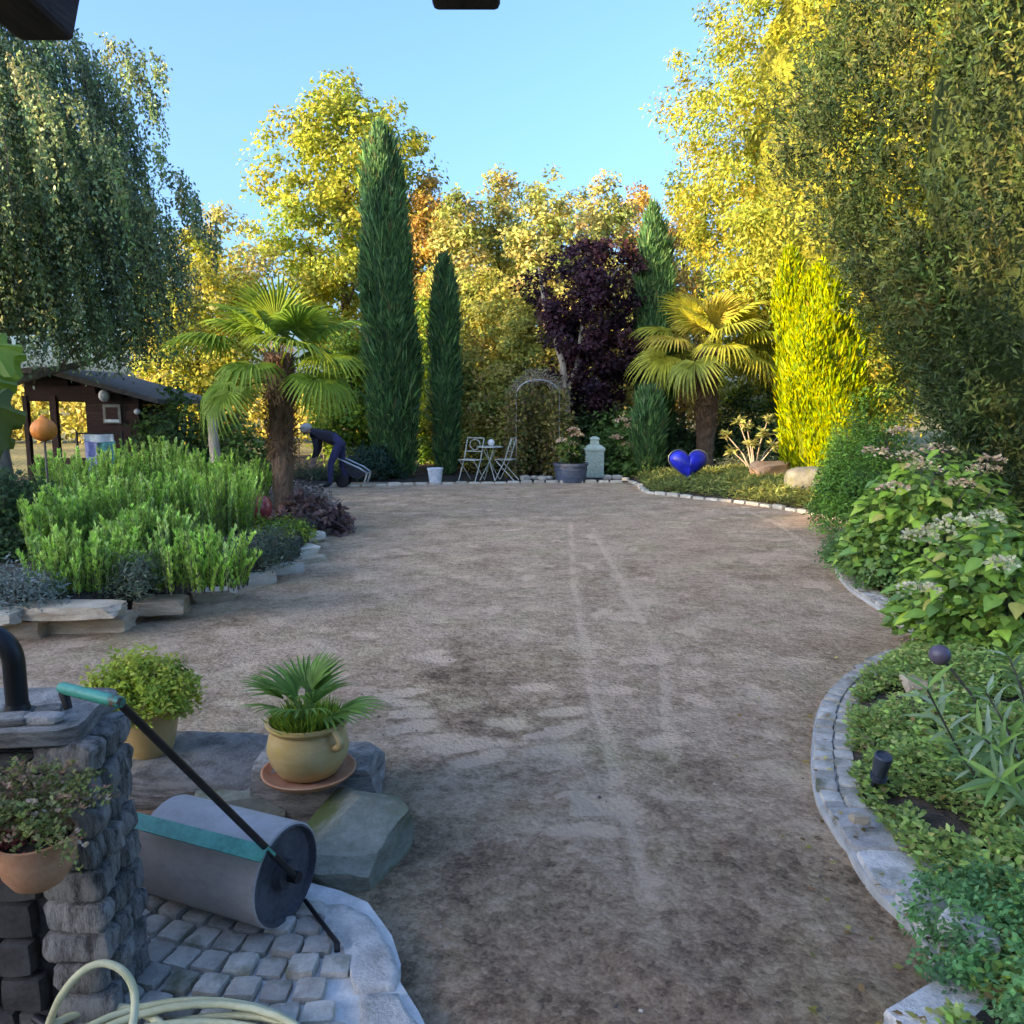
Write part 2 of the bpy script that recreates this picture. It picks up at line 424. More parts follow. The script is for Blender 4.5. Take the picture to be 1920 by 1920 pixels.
def sprays(seed, prof, n, L, W, pal, parent, fill=.25, lump=.15, rise=1.0, outw=.6, lean=(0, 0), jit=.2, name='crown', mat='needle', patch=1.4):
    """upright conifer sprays"""
    rng = np.random.default_rng(seed)
    P, O = shell(rng, prof, n, fill, lump, lean)
    D = O * outw + rng.normal(0, .35, (n, 3)); D[:, 2] += rise
    Nn = unit(O + rng.normal(0, .55, (n, 3)))
    c = jitter(rng, pick(rng, pal, n), jit)
    sz = rng.uniform(.55, 1.3, n)
    return foliage(name, P, D, Nn, L * sz, W * sz, c, parent, mat)

# ================================================================== THE SETTING
random.seed(7)
# edge of the right bed (inner edge of its kerb) and of the left bed, read off the photo on the ground plane
RPX = [(1640, 1960), (1690, 1905), (1740, 1872), (1756, 1838), (1740, 1790), (1690, 1730), (1640, 1680), (1600, 1620), (1560, 1560), (1530, 1500),
       (1522, 1420), (1535, 1340), (1570, 1290), (1635, 1242), (1700, 1222), (1712, 1205), (1695, 1178), (1640, 1140), (1585, 1100), (1566, 1060), (1585, 1010), (1590, 985),
       (1500, 962), (1400, 946), (1300, 935), (1212, 925), (1195, 912)]
REDGE = catmull([gp(*p) for p in RPX], 8)
LPX = [(-260, 1245), (-60, 1212), (60, 1196), (150, 1182), (245, 1166), (350, 1142), (465, 1096), (545, 1072), (588, 1046), (598, 1020), (620, 1000), (640, 980), (632, 950), (622, 925), (615, 914)]
LEDGE = catmull([gp(*p) for p in LPX], 6)
def edge_x(edge, y):
    ys = [p.y for p in edge]; xs = [p.x for p in edge]
    o = np.argsort(ys); return np.interp(y, np.array(ys)[o], np.array(xs)[o])

# soil, the bare seed bed: a fine grid with real dents, tracks and footprints
TRACKS = [[(1070, 985), (1075, 1080), (1095, 1200), (1130, 1380), (1160, 1450), (1195, 1580), (1215, 1700), (1240, 1800)],
          [(1110, 990), (1160, 1080), (1215, 1190), (1245, 1250), (1248, 1340), (1262, 1430)],
          [(1400, 958), (1460, 985), (1540, 1040)]]
STEPS = [(815, 1237), (800, 1228), (745, 1300), (752, 1318), (770, 1340), (772, 1364), (804, 1389), (862, 1402), (890, 1425), (946, 1356), (1030, 1376), (1046, 1406),
         (1105, 1502), (1135, 1515), (1055, 1335), (1240, 1392), (1090, 1560), (1000, 1290), (1190, 1240), (1145, 1295)]
def soil():
    rng = np.random.default_rng(3)
    ys = np.concatenate([np.arange(1.2, 6.0, .03), np.arange(6.0, 17.6, .085)])
    xs = np.arange(-6.5, 7.0, .047)
    X, Y = np.meshgrid(xs, ys); Z = np.zeros_like(X); DRY_SHADE = np.zeros_like(X)
    # drag marks and clods
    for i in range(5):
        pass
    def bumps(n, rmin, rmax, h, dry, ylo=1.3, yhi=16.5, xlo=-4, xhi=5, asp=1.0):
        for _ in range(n):
            cy_ = ylo + (yhi - ylo) * rng.random() ** 1.6; cx = rng.uniform(xlo, xhi)
            r = rng.uniform(rmin, rmax); ax = r * asp * rng.uniform(.7, 1.3); a = rng.uniform(0, 3.14)
            i0, i1 = np.searchsorted(ys, [cy_ - 2.2 * r * max(1, asp), cy_ + 2.2 * r * max(1, asp)]); j0, j1 = np.searchsorted(xs, [cx - 2.2 * r * max(1, asp), cx + 2.2 * r * max(1, asp)])
            if i1 <= i0 or j1 <= j0: continue
            u = X[i0:i1, j0:j1] - cx; v = Y[i0:i1, j0:j1] - cy_
            du = u * math.cos(a) + v * math.sin(a); dv = -u * math.sin(a) + v * math.cos(a)
            g = np.exp(-(du / ax) ** 2 - (dv / r) ** 2)
            Z[i0:i1, j0:j1] += h * rng.uniform(.4, 1) * g; DRY_SHADE[i0:i1, j0:j1] += dry * rng.uniform(.3, 1) * g
    bumps(1500, .04, .09, .008, .10)
    bumps(900, .05, .14, -.007, -.12)
    bumps(500, .03, .06, .016, -.10, yhi=5.0)
    # footprints
    def foot(p, a, depth=.010, dry=.55):
        i0, i1 = np.searchsorted(ys, [p.y - .3, p.y + .3]); j0, j1 = np.searchsorted(xs, [p.x - .3, p.x + .3])
        u = X[i0:i1, j0:j1] - p.x; v = Y[i0:i1, j0:j1] - p.y
        du = u * math.cos(a) + v * math.sin(a); dv = -u * math.sin(a) + v * math.cos(a)
        q = (du / .115) ** 2 + (dv / (.045 + .010 * np.sign(du))) ** 2
        g = 1 / (1 + np.exp((q - 1) * 6))
        rim = np.exp(-((q - 1.25) / .45) ** 2)
        Z[i0:i1, j0:j1] += -depth * g + .005 * rim; DRY_SHADE[i0:i1, j0:j1] += dry * g + .08 * rim
    for s in STEPS: foot(gp(*s), rng.uniform(-.5, .9), .012, .95)
    for _ in range(230):
        p = Vector((rng.uniform(-3.2, 4.5), 2.6 + 12 * rng.random() ** 1.3, 0)); foot(p, rng.uniform(0, 3.1), .010, rng.uniform(.2, .65) * (1 if p.y > 3.6 else .5))
    c0 = gp(885, 1290); e = np.exp(-(((X - c0.x) / .62) ** 2 + ((Y - c0.y) / .85) ** 2) ** 1.6); DRY_SHADE -= .19 * e
    for s in STEPS: foot(gp(*s), rng.uniform(-.5, .9), .004, .5)
    for ti, tr in enumerate(TRACKS):
        pts = catmull([gp(*p) for p in tr], 40); k = 0
        ln = [0]
        for a, b in zip(pts, pts[1:]): ln.append(ln[-1] + (b - a).length)
        for s in np.arange(0, ln[-1], .03):
            i = min(np.searchsorted(ln, s), len(pts) - 1); p = pts[i]
            i0, i1 = np.searchsorted(ys, [p.y - .12, p.y + .12]); j0, j1 = np.searchsorted(xs, [p.x - .12, p.x + .12])
            u = X[i0:i1, j0:j1] - p.x; v = Y[i0:i1, j0:j1] - p.y
            g = np.exp(-(u / .022) ** 2 - (v / .05) ** 2)
            w = .5 + .5 * mnoise.noise(Vector((s * 1.7, ti * 9, 0)))
            Z[i0:i1, j0:j1] -= .0016 * g; DRY_SHADE[i0:i1, j0:j1] += .17 * g * (.15 + 1.3 * w)
    nz = rng.random(X.shape); nz = (nz + np.roll(nz, 1, 0) + np.roll(nz, 1, 1) + np.roll(nz, -1, 1)) / 4; DRY_SHADE *= np.clip(.1 + 1.8 * nz, .2, 1.8)
    # damp turned soil nearest the terrace, with shade near the house painted in
    wob = np.array([[mnoise.noise(Vector((x * .9, y * .9, 5))) for x in xs[::6]] for y in ys[::6]])
    wob = np.kron(wob, np.ones((6, 6)))[:X.shape[0], :X.shape[1]]
    DRY_SHADE -= .22 / (1 + np.exp((Y - 3.1 + 1.2 * wob) * 2.2))
    Z = np.clip(Z, -.035, .03); DRY_SHADE = np.clip(DRY_SHADE, -.5, .75)
    V = np.stack([X, Y, Z], -1).reshape(-1, 3)
    ny, nx = X.shape; idx = np.arange(nx * ny).reshape(ny, nx)
    Q = np.stack([idx[:-1, :-1], idx[:-1, 1:], idx[1:, 1:], idx[1:, :-1]], -1).reshape(-1, 4)
    c = np.repeat((DRY_SHADE.reshape(-1, 1) * .5 + .5), 3, 1)
    o = mk('soil', V, quads=Q, mat='soil', col=c, smooth=True)
    o['kind'] = 'structure'; return o
m, nt, b = newmat('soil')
co = coords(nt)
a1 = N(nt, 'ShaderNodeTexNoise', Scale=2.2, Detail=5.0, Roughness=.65); nt.links.new(co, a1.inputs[0])
a2 = N(nt, 'ShaderNodeTexNoise', Scale=13, Detail=6.0, Roughness=.65); nt.links.new(co, a2.inputs[0])
a3 = N(nt, 'ShaderNodeTexNoise', Scale=75, Detail=6.0, Roughness=.8); nt.links.new(co, a3.inputs[0])
at_ = nt.nodes.new('ShaderNodeAttribute'); at_.attribute_name = 'col'
s1 = N(nt, 'ShaderNodeMath', operation='MULTIPLY_ADD'); nt.links.new(a2.outputs[0], s1.inputs[0]); s1.inputs[1].default_value = .95; nt.links.new(a1.outputs[0], s1.inputs[2])
s2 = N(nt, 'ShaderNodeMath', operation='MULTIPLY_ADD'); nt.links.new(a3.outputs[0], s2.inputs[0]); s2.inputs[1].default_value = .8; nt.links.new(s1.outputs[0], s2.inputs[2])
s3 = N(nt, 'ShaderNodeMath', operation='MULTIPLY_ADD'); nt.links.new(at_.outputs['Fac'], s3.inputs[0]); s3.inputs[1].default_value = 1.8; nt.links.new(s2.outputs[0], s3.inputs[2])
s4 = N(nt, 'ShaderNodeMath', operation='MULTIPLY'); nt.links.new(s3.outputs[0], s4.inputs[0]); s4.inputs[1].default_value = .375
# small clods: a cell pattern of light and dark crumbs
vo = nt.nodes.new('ShaderNodeTexVoronoi'); vo.inputs['Scale'].default_value = 42; vo.inputs['Randomness'].default_value = 1.0; nt.links.new(co, vo.inputs['Vector'])
vo2 = nt.nodes.new('ShaderNodeTexVoronoi'); vo2.inputs['Scale'].default_value = 105; nt.links.new(co, vo2.inputs['Vector'])
sx_ = nt.nodes.new('ShaderNodeSeparateColor'); nt.links.new(vo.outputs['Color'], sx_.inputs[0])
sy_ = nt.nodes.new('ShaderNodeSeparateColor'); nt.links.new(vo2.outputs['Color'], sy_.inputs[0])
c1 = N(nt, 'ShaderNodeMath', operation='MULTIPLY_ADD'); nt.links.new(sx_.outputs[0], c1.inputs[0]); c1.inputs[1].default_value = .08; nt.links.new(s4.outputs[0], c1.inputs[2])
c2 = N(nt, 'ShaderNodeMath', operation='MULTIPLY_ADD'); nt.links.new(sy_.outputs[0], c2.inputs[0]); c2.inputs[1].default_value = .06; nt.links.new(c1.outputs[0], c2.inputs[2])
s4 = N(nt, 'ShaderNodeMath', operation='ADD'); nt.links.new(c2.outputs[0], s4.inputs[0]); s4.inputs[1].default_value = -.06
bh = N(nt, 'ShaderNodeMath', operation='MULTIPLY_ADD'); nt.links.new(vo.outputs['Distance'], bh.inputs[0]); bh.inputs[1].default_value = -.5; nt.links.new(s2.outputs[0], bh.inputs[2])
r = ramp(nt, s4.outputs[0], [(.68, (.21, .125, .078)), (.81, (.56, .355, .225)), (.95, (.86, .61, .42))])
# mossy seed-grown tint in patches
a4 = N(nt, 'ShaderNodeTexNoise', Scale=1.6, Detail=3.0); nt.links.new(co, a4.inputs[0])
mr = N(nt, 'ShaderNodeMapRange'); mr.inputs[1].default_value = .5; mr.inputs[2].default_value = .72; mr.inputs[4].default_value = .45
nt.links.new(a4.outputs[0], mr.inputs[0])
mx = N(nt, 'ShaderNodeMix', data_type='RGBA'); mx.blend_type = 'MULTIPLY'; mx.inputs[7].default_value = (.86, 1.0, .78, 1)
nt.links.new(mr.outputs[0], mx.inputs[0]); nt.links.new(r.outputs[0], mx.inputs[6]); nt.links.new(mx.outputs[2], b.inputs['Base Color'])
b.inputs['Roughness'].default_value = .95; b.inputs['Specular IOR Level'].default_value = .15
bump(nt, b, bh.outputs[0], 1.0, .045)
soil()

# ground out to the horizon: dry meadow beyond the garden
m, nt, b = newmat('meadow')
co = coords(nt)
a1 = N(nt, 'ShaderNodeTexNoise', Scale=.25, Detail=6.0); nt.links.new(co, a1.inputs[0])
r = ramp(nt, a1.outputs[0], [(.35, (.10, .10, .03)), (.6, (.22, .19, .06)), (.8, (.3, .25, .10))])
nt.links.new(r.outputs[0], b.inputs['Base Color']); b.inputs['Roughness'].default_value = 1
a2 = N(nt, 'ShaderNodeTexNoise', Scale=9, Detail=4.0); nt.links.new(co, a2.inputs[0]); bump(nt, b, a2.outputs[0], 1, .2)
def sheet(name, x0, x1, y0, y1, z, mat, n=24):
    xs = np.linspace(x0, x1, n); ys = np.linspace(y0, y1, n); X, Y = np.meshgrid(xs, ys)
    V = np.stack([X, Y, np.full_like(X, z)], -1).reshape(-1, 3); idx = np.arange(n * n).reshape(n, n)
    Q = np.stack([idx[:-1, :-1], idx[:-1, 1:], idx[1:, 1:], idx[1:, :-1]], -1).reshape(-1, 4)
    o = mk(name, V, quads=Q, mat=mat); o['kind'] = 'structure'; return o
sheet('ground', -600, 600, -300, 900, -.06, 'meadow')

# planting beds either side (dark loam with a mounded surface)
m, nt, b = newmat('loam')
co = coords(nt)
a1 = N(nt, 'ShaderNodeTexNoise', Scale=4, Detail=8.0, Roughness=.7); nt.links.new(co, a1.inputs[0])
r = ramp(nt, a1.outputs[0], [(.35, (.03, .024, .018)), (.6, (.085, .065, .05)), (.8, (.16, .13, .10))])
nt.links.new(r.outputs[0], b.inputs['Base Color']); b.inputs['Roughness'].default_value = 1; b.inputs['Specular IOR Level'].default_value = .1
a2 = N(nt, 'ShaderNodeTexNoise', Scale=30, Detail=5.0); nt.links.new(co, a2.inputs[0]); bump(nt, b, a2.outputs[0], .9, .03)
def rbed_h(s, y): return .03 + .10 * (1 - math.exp(-s / .35)) + .10 * min(s / 3, 1) + .03 * mnoise.noise(Vector((s * 1.5, y * 1.5, 3)))
def bed(name, edge, sgn, hf, ylo, yhi, dy, offs):
    V = []; F = []; ys = np.arange(ylo, yhi, dy); n = len(offs)
    for y in ys:
        x0 = float(edge_x(edge, y))
        for s in offs: V.append((x0 + sgn * (s + (.14 if sgn > 0 else .1)), y, hf(s, y) if s > 0 else -.02))
    for i in range(len(ys) - 1):
        for k in range(n - 1):
            a, b_, c, d = i * n + k, i * n + k + 1, (i + 1) * n + k + 1, (i + 1) * n + k
            F.append((a, b_, c, d) if sgn > 0 else (d, c, b_, a))
    o = mk(name, V, F=F, mat='loam', smooth=True); o['kind'] = 'structure'; return o
OFFS = [0, .02, .08, .16, .26, .4, .55, .75, 1, 1.4, 2, 3, 5, 9, 14]
bed('planting_bed_right', REDGE, 1, rbed_h, 1.6, 24.0, .08, OFFS)
def lbed_h(s, y): return (.22 if y < 9.5 else .22 - .2 * min((y - 9.5) / 3, 1)) + .05 * (1 - math.exp(-s / .5)) + .03 * mnoise.noise(Vector((s * 1.5, y * 1.5, 9)))
bed('planting_bed_left', LEDGE, -1, lbed_h, 4.95, 17.4, .1, OFFS)
# gravel strip and bed behind the far edge
sheet('far_bed', -9, 9, 16.75, 26, .012, 'loam', 30)

# kerb of double granite setts round the right bed
SETTS = [stone_mesh('sett', .094, .094, .078, 10 + i, 'sett_grey', cuts=3, rnd=9, rough=.075) for i in range(8)]
kerb = bpy.data.objects.new('kerb', None); COL.objects.link(kerb); tag(kerb, 'curving double row of grey granite setts edging the right bed', kind='structure')
def arclen(pts):
    L = [0]
    for a, b_ in zip(pts, pts[1:]): L.append(L[-1] + (b_ - a).length)
    return L
def along(pts, L, s):
    i = int(np.clip(np.searchsorted(L, s) - 1, 0, len(pts) - 2)); t = (s - L[i]) / max(L[i + 1] - L[i], 1e-6)
    d = (pts[i + 1] - pts[i]).normalized(); return pts[i].lerp(pts[i + 1], t), d
near = [p for p in REDGE if p.y < 8.6]; farp = [p for p in REDGE if p.y >= 8.5]
LN = arclen(near)
mbk = MB(); prev = None
V = []; F = []
for i, p in enumerate(near):
    d = (near[min(i + 1, len(near) - 1)] - near[max(i - 1, 0)]).normalized(); nrm = Vector((d.y, -d.x, 0))
    w = .18 if p.y > 2.75 else .25
    for s, z in ((-.004, -.03), (-.004, .030), (w, .036), (w, -.03)): V.append(p + nrm * s + Vector((0, 0, z)))
    if i:
        a = (i - 1) * 4; F += [(a + k, a + k + 1, a + 5 + k, a + 4 + k) for k in range(3)]
mk('mortar_bed', V, F=F, mat='mortar', parent=kerb)
rr = random.Random(5)
s = .05
while s < LN[-1]:
    p, d = along(near, LN, s); nrm = Vector((d.y, -d.x, 0)); ang = math.atan2(d.y, d.x)
    if p.y < 2.75:
        ln = rr.uniform(.24, .36)
        p2, d2 = along(near, LN, s + ln / 2); nrm = Vector((d2.y, -d2.x, 0)); ang = math.atan2(d2.y, d2.x)
        me = stone_mesh('kerb_slab', ln - .012, .235, .075, rr.randint(1, 90), 'granite', cuts=4, rnd=12, rough=.05, nscale=3)
        link('kerb_slab', me, kerb, p2 + nrm * .122 + Vector((0, 0, -.018 + rr.uniform(-.004, .004))), (rr.uniform(-.02, .02), rr.uniform(-.02, .02), ang))
        s += ln
    else:
        for row in (0, 1):
            q = p + nrm * (.046 + row * .088 + rr.uniform(-.003, .003)) + d * (.045 * row)
            link('sett', rr.choice(SETTS), kerb, q + Vector((0, 0, -.024 + rr.uniform(-.005, .006))), (rr.uniform(-.04, .04), rr.uniform(-.04, .04), ang + rr.uniform(-.06, .06)), (rr.uniform(.9, 1.04), rr.uniform(.86, .92), 1))
        s += .1
# far kerb: a single row of pale edging stones
ED = [stone_mesh('edging_stone', .26, .10, .08, 40 + i, 'pale_stone', cuts=2, rnd=8, rough=.10) for i in range(4)]
fk = bpy.data.objects.new('kerb', None); COL.objects.link(fk); tag(fk, 'thin pale stone edging along the far lawn patch and back of the soil', kind='structure')
path = farp + [gp(1180, 905), gp(1000, 906), gp(800, 909), gp(610, 914)]
LF = arclen(path); s = .1
while s < LF[-1]:
    p, d = along(path, LF, s)
    link('edging_stone', rr.choice(ED), fk, p + Vector((d.y * .05, -d.x * .05, -.03)), (0, 0, math.atan2(d.y, d.x) + rr.uniform(-.08, .08)), (rr.uniform(.8, 1.05), 1, rr.uniform(.85, 1.2)))
    s += .27

# sett terrace bottom left
terr_px = [(150, 1690), (330, 1660), (560, 1668), (640, 1690), (690, 1712), (735, 1775), (752, 1830), (745, 1855), (785, 1920), (820, 1990), (860, 2150), (150, 2150)]
tpoly = [gp(*p) for p in terr_px]
m3 = MB(); n = len(tpoly)
m3.add([(p.x, p.y, .037) for p in tpoly] + [(p.x, p.y, -.04) for p in tpoly], [tuple(range(n))[::-1]] + [(i, (i + 1) % n, n + (i + 1) % n, n + i) for i in range(n)])
terr = m3.build('terrace_paving', 'mortar'); tag(terr, 'grey granite sett paving of the terrace', kind='structure')
def inside(p, poly):
    c = False; j = len(poly) - 1
    for i in range(len(poly)):
        a, b_ = poly[i], poly[j]
        if (a.y > p.y) != (b_.y > p.y) and p.x < (b_.x - a.x) * (p.y - a.y) / (b_.y - a.y) + a.x: c = not c
        j = i
    return c
ipoly = [gp(*p) for p in [(120, 1672), (330, 1665), (540, 1672), (592, 1708), (625, 1765), (645, 1810), (655, 1850), (668, 1900), (690, 1960), (710, 2150), (60, 2150), (60, 1700)]]
cen = Vector((-.62, 3.3, 0)); rr = random.Random(11)
rad = .72
while rad < 1.95:
    w = .08; st = .088 / rad; a = math.pi * 1.5 - 1.0 + rr.random() * st
    while a < math.pi * 1.5 + 1.0:
        p = cen + Vector((math.cos(a), math.sin(a), 0)) * rad
        if inside(p, ipoly) and inside(p + Vector((.03, 0, 0)), ipoly):
            link('sett', rr.choice(SETTS), terr, p + Vector((0, 0, -.018 + rr.uniform(-.006, .006))), (rr.uniform(-.03, .03), rr.uniform(-.03, .03), a + rr.uniform(-.07, .07)), (rr.uniform(.80, .90), rr.uniform(.80, .90), 1))
        a += st * rr.uniform(.97, 1.05)
    rad += .088
# large granite edging slabs of the terrace
def slab_from_px(name, pxs, z0, z1, mat, parent, seed, rough=.012):
    pts = [gp(p[0], p[1], z1) for p in pxs]
    out = []
    for i, p in enumerate(pts):
        q = pts[(i + 1) % len(pts)]
        for k in range(5):
            t = k / 5; v = p.lerp(q, t); nn = mnoise.noise_vector(v * 9 + Vector((seed, 0, 0))) * rough
            out.append(v + Vector((nn.x, nn.y, 0)))
    c = sum(out, Vector()) / len(out); n = len(out)
    V = [c + Vector((0, 0, .002))]
    rings = [(.45, 0, 1), (.8, 0, 1), (.965, -.001, 1), (1, -.012, 1), (1.0, None, 0)]
    for f, dz, top in rings:
        for i, p in enumerate(out):
            v = c.lerp(p, f)
            if dz is None: v.z = z0
            else: v.z = z1 + dz + mnoise.noise(v * 14 + Vector((0, seed, 0))) * .005
            V.append(v)
    F = [(0, 1 + i, 1 + (i + 1) % n) for i in range(n)]
    for k in range(len(rings) - 1):
        F += [(1 + k * n + i, 1 + (k + 1) * n + i, 1 + (k + 1) * n + (i + 1) % n, 1 + k * n + (i + 1) % n) for i in range(n)]
    return mk(name, V, F=F, mat=mat, parent=parent, smooth=True)
slab_from_px('edging_slab', [(575, 1690), (640, 1690), (690, 1712), (735, 1775), (750, 1822), (742, 1850), (668, 1858), (655, 1812), (632, 1762), (600, 1716)], -.03, .052, 'granite', terr, 1)
slab_from_px('edging_slab', [(672, 1866), (746, 1858), (765, 1895), (790, 1930), (815, 1990), (830, 2060), (705, 2060), (690, 1960), (676, 1910)], -.03, .054, 'granite', terr, 2)

# the house stands well behind the camera; its pergola rafters show at the top of the picture
house = thing('house', 'low cream house behind the camera', 'house', (0, 0, 0))
MB().box(-8.5, 9, -13.2, -5.2, -.05, 2.75).build('wall', 'render_wall', house)
ridge = 4.6
MB().add([(-9, -4.7, 2.62), (9.5, -4.7, 2.62), (9.5, -9.2, ridge), (-9, -9.2, ridge), (-9, -13.7, 2.62), (9.5, -13.7, 2.62), (-9, -4.7, 2.76), (9.5, -4.7, 2.76), (9.5, -9.2, ridge + .16), (-9, -9.2, ridge + .16), (-9, -13.7, 2.76), (9.5, -13.7, 2.76)],
         [(0, 1, 2, 3), (3, 2, 5, 4), (6, 9, 8, 7), (9, 10, 11, 8), (0, 6, 7, 1), (4, 5, 11, 10), (0, 3, 9, 6), (3, 4, 10, 9), (1, 7, 8, 2), (2, 8, 11, 5)]).build('roof', 'roof_tile', house)
for x in (-5.2, -1.6, 2.2, 5.6):
    f = MB().box(x - .62, x + .62, -5.21, -5.13, .95, 2.15).build('window', 'white_paint', house)
    MB().box(x - .54, x + .54, -5.14, -5.115, 1.03, 2.07).build('pane', 'slate_plastic', f)
perg = thing('pergola', 'dark wooden pergola rafters at the top edge of the picture', 'pergola', (0, 0, 0))
EY, EZ, RP = 1.30, 2.40, .05
def roof_z(y): return EZ + (EY - y) * RP
def rafter(x, w, yend, zbot, cut=.06):
    mb = MB(); zt = roof_z(yend) - .012; h = zt - zbot; yb = -4.9; zb = roof_z(yb) - .012; yt = yend + cut
    V = [(x - w / 2, yend, zbot), (x + w / 2, yend, zbot), (x + w / 2, yt, roof_z(yt) - .012), (x - w / 2, yt, roof_z(yt) - .012), (x - w / 2, yb, zb - h), (x + w / 2, yb, zb - h), (x + w / 2, yb, zb), (x - w / 2, yb, zb)]
    mb.add(V, [(0, 1, 2, 3), (5, 4, 7, 6), (1, 0, 4, 5), (2, 1, 5, 6), (3, 2, 6, 7), (0, 3, 7, 4)])
    o = mb.build('rafter', 'beam_wood', perg)
    bv = o.modifiers.new('bevel', 'BEVEL'); bv.width = .008; bv.segments = 2
    return o
p = at(875, 23, 1.22); rafter(p.x, .095, 1.22, p.z, .05)
p = at(88, 80, 1.15); rafter(p.x, .075, 1.15, p.z, .13)
for x in (.95, 2.0, 3.05, -2.1, -3.2): rafter(x, .095, 1.2, p.z + .03, .05)
MB().box(-3.6, 3.5, .30, .42, roof_z(.36) - .40, roof_z(.36) - .235).build('beam', 'beam_wood', perg)
for x in (-3.4, 3.3): MB().box(x - .06, x + .06, .30, .42, -.02, roof_z(.36) - .40).build('post', 'beam_wood', perg)
MB().box(-1.60, -1.52, .5, 1.22, roof_z(1) - .008, roof_z(1) + .05).build('batten', 'beam_wood', perg)

# ================================================================== TREES AND SHRUBS
YEL = [((.35, .37, .05), 4), ((.30, .36, .055), 4), ((.40, .36, .05), 1), ((.22, .30, .05), 2)]
TAN = [((.48, .42, .13), 3), ((.41, .40, .12), 4), ((.48, .35, .14), 1.2), ((.33, .36, .10), 3), ((.24, .30, .09), 2.5)]
ORA = [((.54, .34, .08), 4), ((.52, .39, .09), 3), ((.42, .26, .08), 2)]
OLV = [((.34, .34, .07), 4), ((.44, .39, .09), 3), ((.22, .26, .065), 3), ((.5, .42, .10), 1)]
GRN = [((.10, .20, .045), 4), ((.15, .27, .06), 3), ((.07, .14, .04), 3)]
LIME = [((.20, .32, .04), 4), ((.28, .36, .04), 2), ((.12, .24, .04), 3)]
DGRN = [((.045, .10, .04), 4), ((.07, .14, .05), 3), ((.10, .17, .06), 1)]
PURP = [((.055, .020, .032), 5), ((.08, .028, .038), 3), ((.034, .017, .026), 3), ((.13, .07, .06), 1)]

def deciduous(name, label, x, y, h, prof, ncl, per, cr, L, W, pal, seed, trunk_h=None, tr=.14, nl=9, spread=1.5, bark='bark', group=None, z0=0, fill=.5, lump=.25, droop=.3, start=.3, cat='tree', lean=(0, 0), up=.6):
    t = thing(name, label, cat, (x, y, z0), group=group)
    trunk_limbs(seed, trunk_h or h * .85, tr, nl, spread, t, bark, start, lean, up=up)
    tree_crown(seed, prof, ncl, per, cr, L, W, pal, t, fill, lump, droop, lean=lean)
    return t
def ell(z0, z1, r, n=9, p=.6, wide=.45):
    out = []
    for i in range(n):
        u = i / (n - 1); s = (u / wide * .5) if u < wide else .5 + (u - wide) / (1 - wide) * .5
        out.append((z0 + (z1 - z0) * u, r * max(math.sin(math.pi * s), .02) ** p))
    return out
# tall airy yellow-green tree behind the left palm
p = at(640, 700, 30)
deciduous('tall_tree', 'tall airy yellow-green tree towering behind the cypress', p.x + .25, 30, 13.0, ell(3.2, 12.8, 2.8, p=.45, wide=.6), 360, 85, .62, .19, .11, YEL, 21, tr=.22, nl=14, spread=3.0, lump=.3, fill=.75)
# small yellow tree right of the birch
p = at(372, 700, 23)
deciduous('yellow_tree', 'golden yellow bushy tree between the birch and the left palm', p.x, 23, 6.2, ell(.6, 6.3, 1.7, p=.5), 260, 70, .42, .15, .09, [((.43, .40, .06), 4), ((.37, .37, .07), 3), ((.28, .32, .06), 2)], 22, spread=1.4, fill=.6)
p = at(300, 700, 25)
deciduous('yellow_tree', 'paler tan-yellow tree behind the birch edge', p.x + 1.6, 27, 7.6, ell(1.5, 7.9, 1.5, p=.5), 130, 60, .5, .16, .09, TAN, 23, spread=1.2, fill=.7)
# autumn row at the back: px centre, top y, half width px, depth, palette
ROW = [(800, 335, 48, 29, ORA, 'orange-leaved autumn tree just right of the tall cypress', 1.0),
       (868, 352, 48, 27, TAN, 'tan and olive autumn tree second in the back row', .8),
       (938, 312, 40, 28, TAN, 'tallest pointed autumn tree in the middle of the back row', .5),
       (1025, 322, 62, 26.5, TAN, 'broad tan autumn tree behind the purple tree', .9),
       (1138, 338, 60, 28, TAN, 'yellow-tan autumn tree above the purple crown', .8),
       (1200, 345, 45, 31, ORA, 'pinkish autumn tree behind the small right cypress', .8),
       (835, 372, 55, 31, TAN, 'tan autumn tree in the second rank behind the short cypress', .8),
       (985, 345, 60, 31.5, TAN, 'tan autumn tree in the second rank left of centre', .8),
       (1085, 350, 65, 32, TAN, 'tan autumn tree in the second rank behind the purple crown', .8),
       (1250, 420, 55, 33, TAN, 'small tan tree in the gap left of the great yellow tree', .8),
       (1290, 400, 55, 30, ORA, 'orange autumn tree left of the great yellow tree', .9)]
for i, (px, ty, hw, D, pal, lab, wd) in enumerate(ROW):
    top = at(px, ty, D); r = hw / FPX * D * 1.12; h = top.z
    deciduous('autumn_tree', lab, top.x, D, h, ell(.6, h, r * 1.15, p=.5, wide=.4 if wd > .6 else .22), 270, 48, .42, .165, .095, pal, 30 + i, tr=.13, nl=10, spread=r * 1.1, fill=.6, lump=.3, group='autumn trees along the back', up=1.0)
